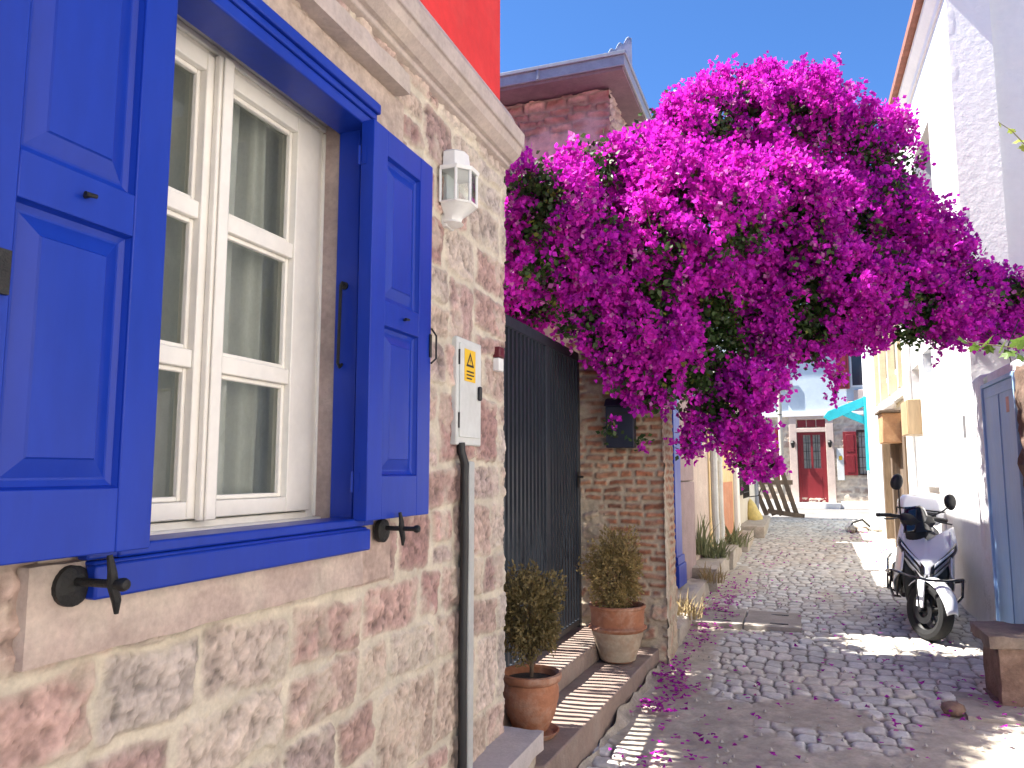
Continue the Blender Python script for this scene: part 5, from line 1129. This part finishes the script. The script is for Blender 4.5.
m = MB(); m.tube([tuple(at(1120, 360, 4.7)), tuple(at(1040, 350, 4.6)), tuple(at(1000, 346, 4.6)), tuple(at(968, 342, 4.6))], [.007, .005, .003, .002], 6); m.tube([tuple(at(1120, 360, 4.7)), tuple(at(1080, 220, 4.6)), tuple(at(1030, 150, 4.6)), tuple(at(1012, 131, 4.6)), tuple(at(998, 122, 4.6))], [.007, .006, .004, .003, .002], 6); m.tube([tuple(at(1120, 360, 4.7)), (2.35, 3.9, 2.2)], [.008, .012], 6)
m.build('stems', pmat('vine_stem', (.22, .20, .07), .7, .2, 20, .1), gv, fixn=False)

# ================================================================== scooter
sw = pmat('white_scooter_paint', (.84, .85, .88), .22, .03, 4, 0, coat=.6); sb_ = pmat('black_scooter_plastic', (.009, .009, .010), .48, .15, 20, .08, 120); sg = pmat('gloss_black', (.008, .008, .010), .12, .1, 10, 0, coat=.5)
ty_m = pmat('tyre_rubber', (.009, .009, .010), .9, .2, 20, .3, 120); al_m = pmat('alloy', (.35, .35, .36), .35, .1, 20, .05, metal=.9); lamp_m = pmat('lamp_lens', (.75, .78, .82), .08, .05, 10, 0, coat=1.); seat_m = pmat('seat_vinyl', (.03, .03, .032), .6, .15, 20, .2, 150); mir_m = pmat('mirror_face', (.6, .62, .65), .04, .02, 5, 0, metal=1.); rl_m = pmat('red_lens', (.35, .01, .01), .2, .1, 10, 0)
scl = .93; lean_m = Matrix.Translation((.90, 7.02, gz(7.0) + .008)) @ Matrix.Rotation(R(-5), 4, 'Z') @ Matrix.Rotation(R(6), 4, 'Y') @ Matrix.Diagonal((scl, scl, scl, 1))
sc_ = thing('scooter', 'white scooter with black trim and a white top case parked against the white wall', 'scooter'); sc_.matrix_world = lean_m
ST = Matrix.Translation((0, .07, 0)) @ Matrix.Rotation(R(34), 4, 'Z') @ Matrix.Translation((0, -.07, 0))
def P_(name, m, mat, par=sc_, **k):
    k.setdefault('smooth', 40); return m.build(name, mat, par, local=True, **k)
def wheel(name, yc, M, rad=.245, wd=.062):
    T = Matrix.Translation((0, yc, rad)); MM = (M or Matrix.Identity(4)) @ T; m = MB()
    prof = [(rad * .66, -wd * .75), (rad * .80, -wd * 1.0), (rad * .93, -wd * .85), (rad * .985, -wd * .45), (rad, 0), (rad * .985, wd * .45), (rad * .93, wd * .85), (rad * .80, wd * 1.0), (rad * .66, wd * .75), (rad * .66, -wd * .75)]
    m.lathe(prof, 40, axis='X', M=MM); w = P_(name, m, ty_m)
    m = MB(); m.lathe([(rad * .67, -wd * .7), (rad * .60, -wd * .45), (rad * .60, wd * .45), (rad * .67, wd * .7)], 36, axis='X', M=MM)
    for k in range(5):
        a = 2 * math.pi * k / 5 + .3; c, s = math.cos(a), math.sin(a); q = [MM @ Vector((0, c * r, s * r)) for r in (.03, rad * .62)]; m.tube([tuple(p) for p in q], [.022, .014], 6)
    m.lathe([(.0001, -.05), (.038, -.05), (.04, .05), (.0001, .05)], 16, axis='X', M=MM); P_('rim', m, sb_, w)
    m = MB(); m.lathe([(.06, -wd - .004), (.11, -wd - .004), (.11, -wd), (.06, -wd), (.06, -wd - .004)], 28, axis='X', M=MM); P_('brake_disc', m, sb_, w); return w
wheel('front_wheel', 0, ST); wheel('rear_wheel', 1.30, None, .235, .066)
m = MB()
for x in (-.085, .085): m.tube([tuple(ST @ Vector((x, 0, .245))), tuple(ST @ Vector((x * .9, .09, .58)))], [.020, .022], 10)
m.tube([tuple(ST @ Vector((-.1, 0, .245))), tuple(ST @ Vector((.1, 0, .245)))], .014, 8); m.box(-.09, .09, .06, .12, .55, .60, ST); P_('fork', m, sb_)
m = MB()
def fen(u, v):
    a = R(8 + 128 * u); r = .272 + .02 * (1 - (2 * v - 1) ** 2); w = (.078 - .02 * abs(u - .5)) * (1 - .5 * max(0, .25 - u) * 4 * .5); x = (2 * v - 1) * w
    return ST @ Vector((x, -math.cos(a) * r, .245 + math.sin(a) * r + -.02 * abs(2 * v - 1) ** 2))
m.grid(fen, 20, 8); P_('front_fender', m, sw, solid=.006)
m = MB(); m.box(-.098, -.080, -.03, .05, .27, .50, ST); P_('fork_guard', m, sw, bevel=.006)
# front cowl with its V shaped top edge
def cowl(u, v, off=0.):
    au = abs(u); zb = .50 + .10 * au ** 1.5; zt = .955 - .135 * (1 - au) ** 1.3; z = zb + (zt - zb) * v
    w = .135 + .085 * min(1, v * 2.0) - .035 * max(0, v - .45) ** 1.0 * 1.6; x = u * w * 1.10
    y = -.10 + .34 * max(0, v - .12) ** 1.2 + .19 * au ** 2.2 + .10 * (1 - v) ** 2 - .03 * math.exp(-(u / .2) ** 2) * v
    return Vector((x * (1 + off * 4), y - off, z + off * .3))
m = MB(); m.grid(lambda u, v: cowl(2 * u - 1, v), 32, 24); P_('front_cowl', m, sw, solid=.008, smooth=60)
def patch(name, u0, u1, f0, f1, mat, off, s):
    m = MB(); m.grid(lambda a, b: cowl(s * (u0 + (u1 - u0) * a), f0(a) + (f1(a) - f0(a)) * b, off), 14, 8); return P_(name, m, mat, smooth=60, solid=.004)
for s in (-1, 1):
    hl = patch('headlight', .12, .94, lambda a: .03 + .18 * a, lambda a: .33 + .32 * a, sg, .008, s)
    m = MB(); m.grid(lambda a, b: cowl(s * (.24 + .58 * a), .27 + .24 * a + .10 * b * (1 - .5 * a), .0135), 12, 3); P_('lens_strip', m, lamp_m, hl, solid=.003)
    m = MB(); m.grid(lambda a, b: cowl(s * (.30 + .46 * a), .10 + .19 * a + .10 * b, .0135), 8, 3); P_('reflector', m, al_m, hl, solid=.003)
    patch('turn_signal', .86, .98, lambda a: .50 + .1 * a, lambda a: .74 + .06 * a, lamp_m, .006, s)
m = MB(); m.grid(lambda a, b: cowl(-.10 + .20 * a, .01 + .16 * b * (1 - abs(2 * a - 1)), .006), 10, 6); P_('beak', m, sb_, solid=.004)
m = MB(); m.loft([[(x, y, z) for x, y in ((-w, y0), (w, y0), (w, y1), (-w, y1))] for w, y0, y1, z in ((.13, .20, .46, .26), (.165, .17, .50, .40), (.185, .15, .48, .56), (.16, .20, .42, .70))]); P_('inner_panel', m, sb_, bevel=.02)
for s in (-1, 1):   # leg shield wings sweeping back
    m = MB(); m.grid(lambda u, v: Vector((s * (.190 + .05 * math.sin(u * 2.6) - .02 * v), .05 + .54 * u + .16 * v * (1 - u), .30 + .62 * v * (1 - .42 * u) + .28 * (1 - v) * (1 - u) * .9)), 14, 12); P_('leg_shield', m, sw, solid=.010, smooth=60)
    m = MB(); m.grid(lambda u, v: Vector((s * (.165 + .055 * math.sin(math.pi * min(1, .2 + u * .7)) - .015 * v), .52 + 1.12 * u, .26 + .17 * u + (.20 + .10 * u) * v)), 18, 8); P_('lower_fairing', m, sb_, solid=.010, smooth=60)
    m = MB(); m.grid(lambda u, v: Vector((s * (.13 + .07 * math.sin(math.pi * (.15 + .6 * u)) - .03 * v), .70 + 1.0 * u, .46 + .20 * u + (.24 + .02 * u - .10 * u * u) * v)), 18, 8); P_('side_panel', m, sw, solid=.010, smooth=60)
m = MB(); m.box(-.17, .17, .42, .80, .27, .31); P_('floorboard', m, sb_, bevel=.015)
m = MB(); m.loft([[(w * math.cos(a), y, zc + h * math.sin(a)) for a in [2 * math.pi * k / 16 for k in range(16)]] for y, w, zc, h in ((.70, .10, .55, .16), (.80, .15, .58, .20), (1.1, .17, .62, .18), (1.45, .15, .69, .13), (1.68, .08, .74, .07))]); P_('rear_body', m, sb_)
m = MB(); m.loft([[(w * math.cos(a), y, zc + h * max(-.5, math.sin(a))) for a in [2 * math.pi * k / 18 for k in range(18)]] for y, w, zc, h in ((.66, .06, .74, .03), (.72, .12, .755, .055), (.95, .16, .765, .065), (1.12, .165, .785, .07), (1.2, .16, .83, .075), (1.5, .14, .85, .065), (1.6, .07, .85, .04))]); P_('seat', m, seat_m)
m = MB(); m.box(-.12, .12, 1.0, 1.42, .20, .40); P_('engine_block', m, sb_, bevel=.03)
m = MB(); m.tube([(-.13, .95, .22), (-.17, 1.15, .26), (-.18, 1.3, .33), (-.18, 1.62, .42)], [.025, .04, .055, .05], 14); P_('exhaust', m, sb_)
m = MB(); m.loft([[(x * w, y + dy, z) for x, dy in ((-1, -.15), (-.8, -.20), (.8, -.20), (1, -.15), (1, .14), (.7, .2), (-.7, .2), (-1, .14))] for w, y, z in ((.15, 1.66, .885), (.205, 1.66, .93), (.215, 1.66, 1.03))]); tc = P_('top_case', m, sw, bevel=.012)
m = MB(); m.loft([[(x * w, y + dy * f, z) for x, dy in ((-1, -.15), (-.8, -.20), (.8, -.20), (1, -.15), (1, .14), (.7, .2), (-.7, .2), (-1, .14))] for w, y, z, f in ((.215, 1.66, 1.036, 1), (.21, 1.66, 1.11, .98), (.17, 1.66, 1.165, .85), (.10, 1.66, 1.18, .5))]); P_('lid', m, sw, tc, bevel=.012)
m = MB(); m.loft([[(x * .219, 1.66 + dy * 1.02, z) for x, dy in ((-1, -.15), (-.8, -.20), (.8, -.20), (1, -.15), (1, .14), (.7, .2), (-.7, .2), (-1, .14))] for z in (1.027, 1.039)]); P_('seam_band', m, sb_, tc)
m = MB(); m.grid(lambda u, v: Vector((-.14 + .28 * u, 1.452 - .008 * math.sin(math.pi * u), .945 + .075 * v)), 10, 4); P_('back_pad', m, seat_m, tc, solid=.02)
m = MB(); m.lathe([(.0001, -.006), (.028, -.006), (.028, .006), (.0001, .006)], 16, (-.219, 1.60, 1.0), 'X'); P_('lock', m, blk_m, tc)
m = MB(); m.box(-.05, .05, 1.50, 1.80, .855, .884); m.tube([(-.12, 1.3, .83), (-.11, 1.75, .87)], .012, 8); m.tube([(.12, 1.3, .83), (.11, 1.75, .87)], .012, 8); P_('rear_rack', m, sb_)
m = MB(); m.box(-.06, .06, 1.69, 1.72, .66, .72); P_('tail_light', m, rl_m, bevel=.008)
# handlebar, mirrors, levers turn with the wheel
HB = ST
m = MB(); m.loft([[tuple(HB @ Vector((w * math.cos(a), yc + d * math.sin(a), z))) for a in [2 * math.pi * k / 16 for k in range(16)]] for z, w, yc, d in ((.80, .075, .24, .06), (.90, .11, .22, .075), (.98, .17, .22, .07), (1.03, .16, .24, .05), (1.05, .09, .26, .03))]); P_('handlebar_cover', m, sb_)
m = MB(); m.grid(lambda u, v: HB @ Vector(((2 * u - 1) * (.16 - .06 * v), .12 + .09 * v + .06 * (2 * u - 1) ** 2, .90 + .22 * v - .03 * abs(2 * u - 1))), 14, 8); P_('fly_screen', m, sg, solid=.005)
for s in (-1, 1):
    m = MB(); m.tube([tuple(HB @ Vector((s * .14, .25, 1.0))), tuple(HB @ Vector((s * .23, .28, 1.01))), tuple(HB @ Vector((s * .345, .30, 1.0)))], [.02, .018, .018], 10); P_('grip', m, blk_m)
    m = MB(); m.tube([tuple(HB @ Vector((s * .19, .235, .995))), tuple(HB @ Vector((s * .25, .20, .985))), tuple(HB @ Vector((s * .335, .215, .975)))], .007, 8); P_('brake_lever', m, blk_m)
    mt = Vector((-.19, .24, 1.27)) if s < 0 else Vector((.34, .27, 1.13))
    m = MB(); m.tube([tuple(HB @ Vector((s * .15, .25, 1.03))), tuple(HB @ Vector((s * .18 + (.06 if s > 0 else 0), .23, 1.12 if s < 0 else 1.08))), tuple(HB @ mt)], .007, 8)
    cm = HB @ (mt + Vector((s * .015, .01, .04))); Mm = Matrix.Translation(cm) @ Matrix.Rotation(R(40), 4, 'Z') @ Matrix.Rotation(R(s * -18), 4, 'Y')
    m.loft([[tuple(Mm @ Vector((f * .058 * math.cos(a) * (1 + .15 * s * math.sin(a)), d, f * .075 * math.sin(a)))) for a in [2 * math.pi * k / 18 for k in range(18)]] for f, d in ((.35, -.035), (.75, -.028), (.97, -.012), (1, 0), (.97, .008))]); mo = P_('mirror', m, sb_)
    m = MB(); m.loft([[tuple(Mm @ Vector((f * .052 * math.cos(a), d, f * .068 * math.sin(a)))) for a in [2 * math.pi * k / 18 for k in range(18)]] for f, d in ((1, .009), (1, .0105))]); P_('mirror_face', m, mir_m, mo)
m = MB(); m.tube([(-.26, .62, .44), (-.31, .30, .50), (-.27, .02, .545), (-.14, -.135, .53), (0, -.165, .52), (.14, -.135, .53), (.27, .02, .545), (.31, .30, .50), (.26, .62, .44)], .011, 8); m.tube([(.27, .02, .545), (.275, .03, .40), (.24, .20, .30), (.18, .35, .28)], .011, 8); m.tube([(-.27, .02, .545), (-.275, .03, .40), (-.24, .20, .30), (-.18, .35, .28)], .011, 8); P_('crash_bar', m, sg)
m = MB(); m.tube([(-.20, .80, .30), (-.28, .86, .42), (-.285, 1.2, .52), (-.25, 1.45, .55)], .011, 8); m.tube([(-.285, 1.0, .46), (-.27, 1.05, .25), (-.18, 1.1, .22)], .010, 8); P_('side_guard', m, sg)
m = MB(); m.tube([(.10, .86, .24), (.20, .92, .10), (.235, .94, -.015)], .012, 8); P_('side_stand', m, sb_)
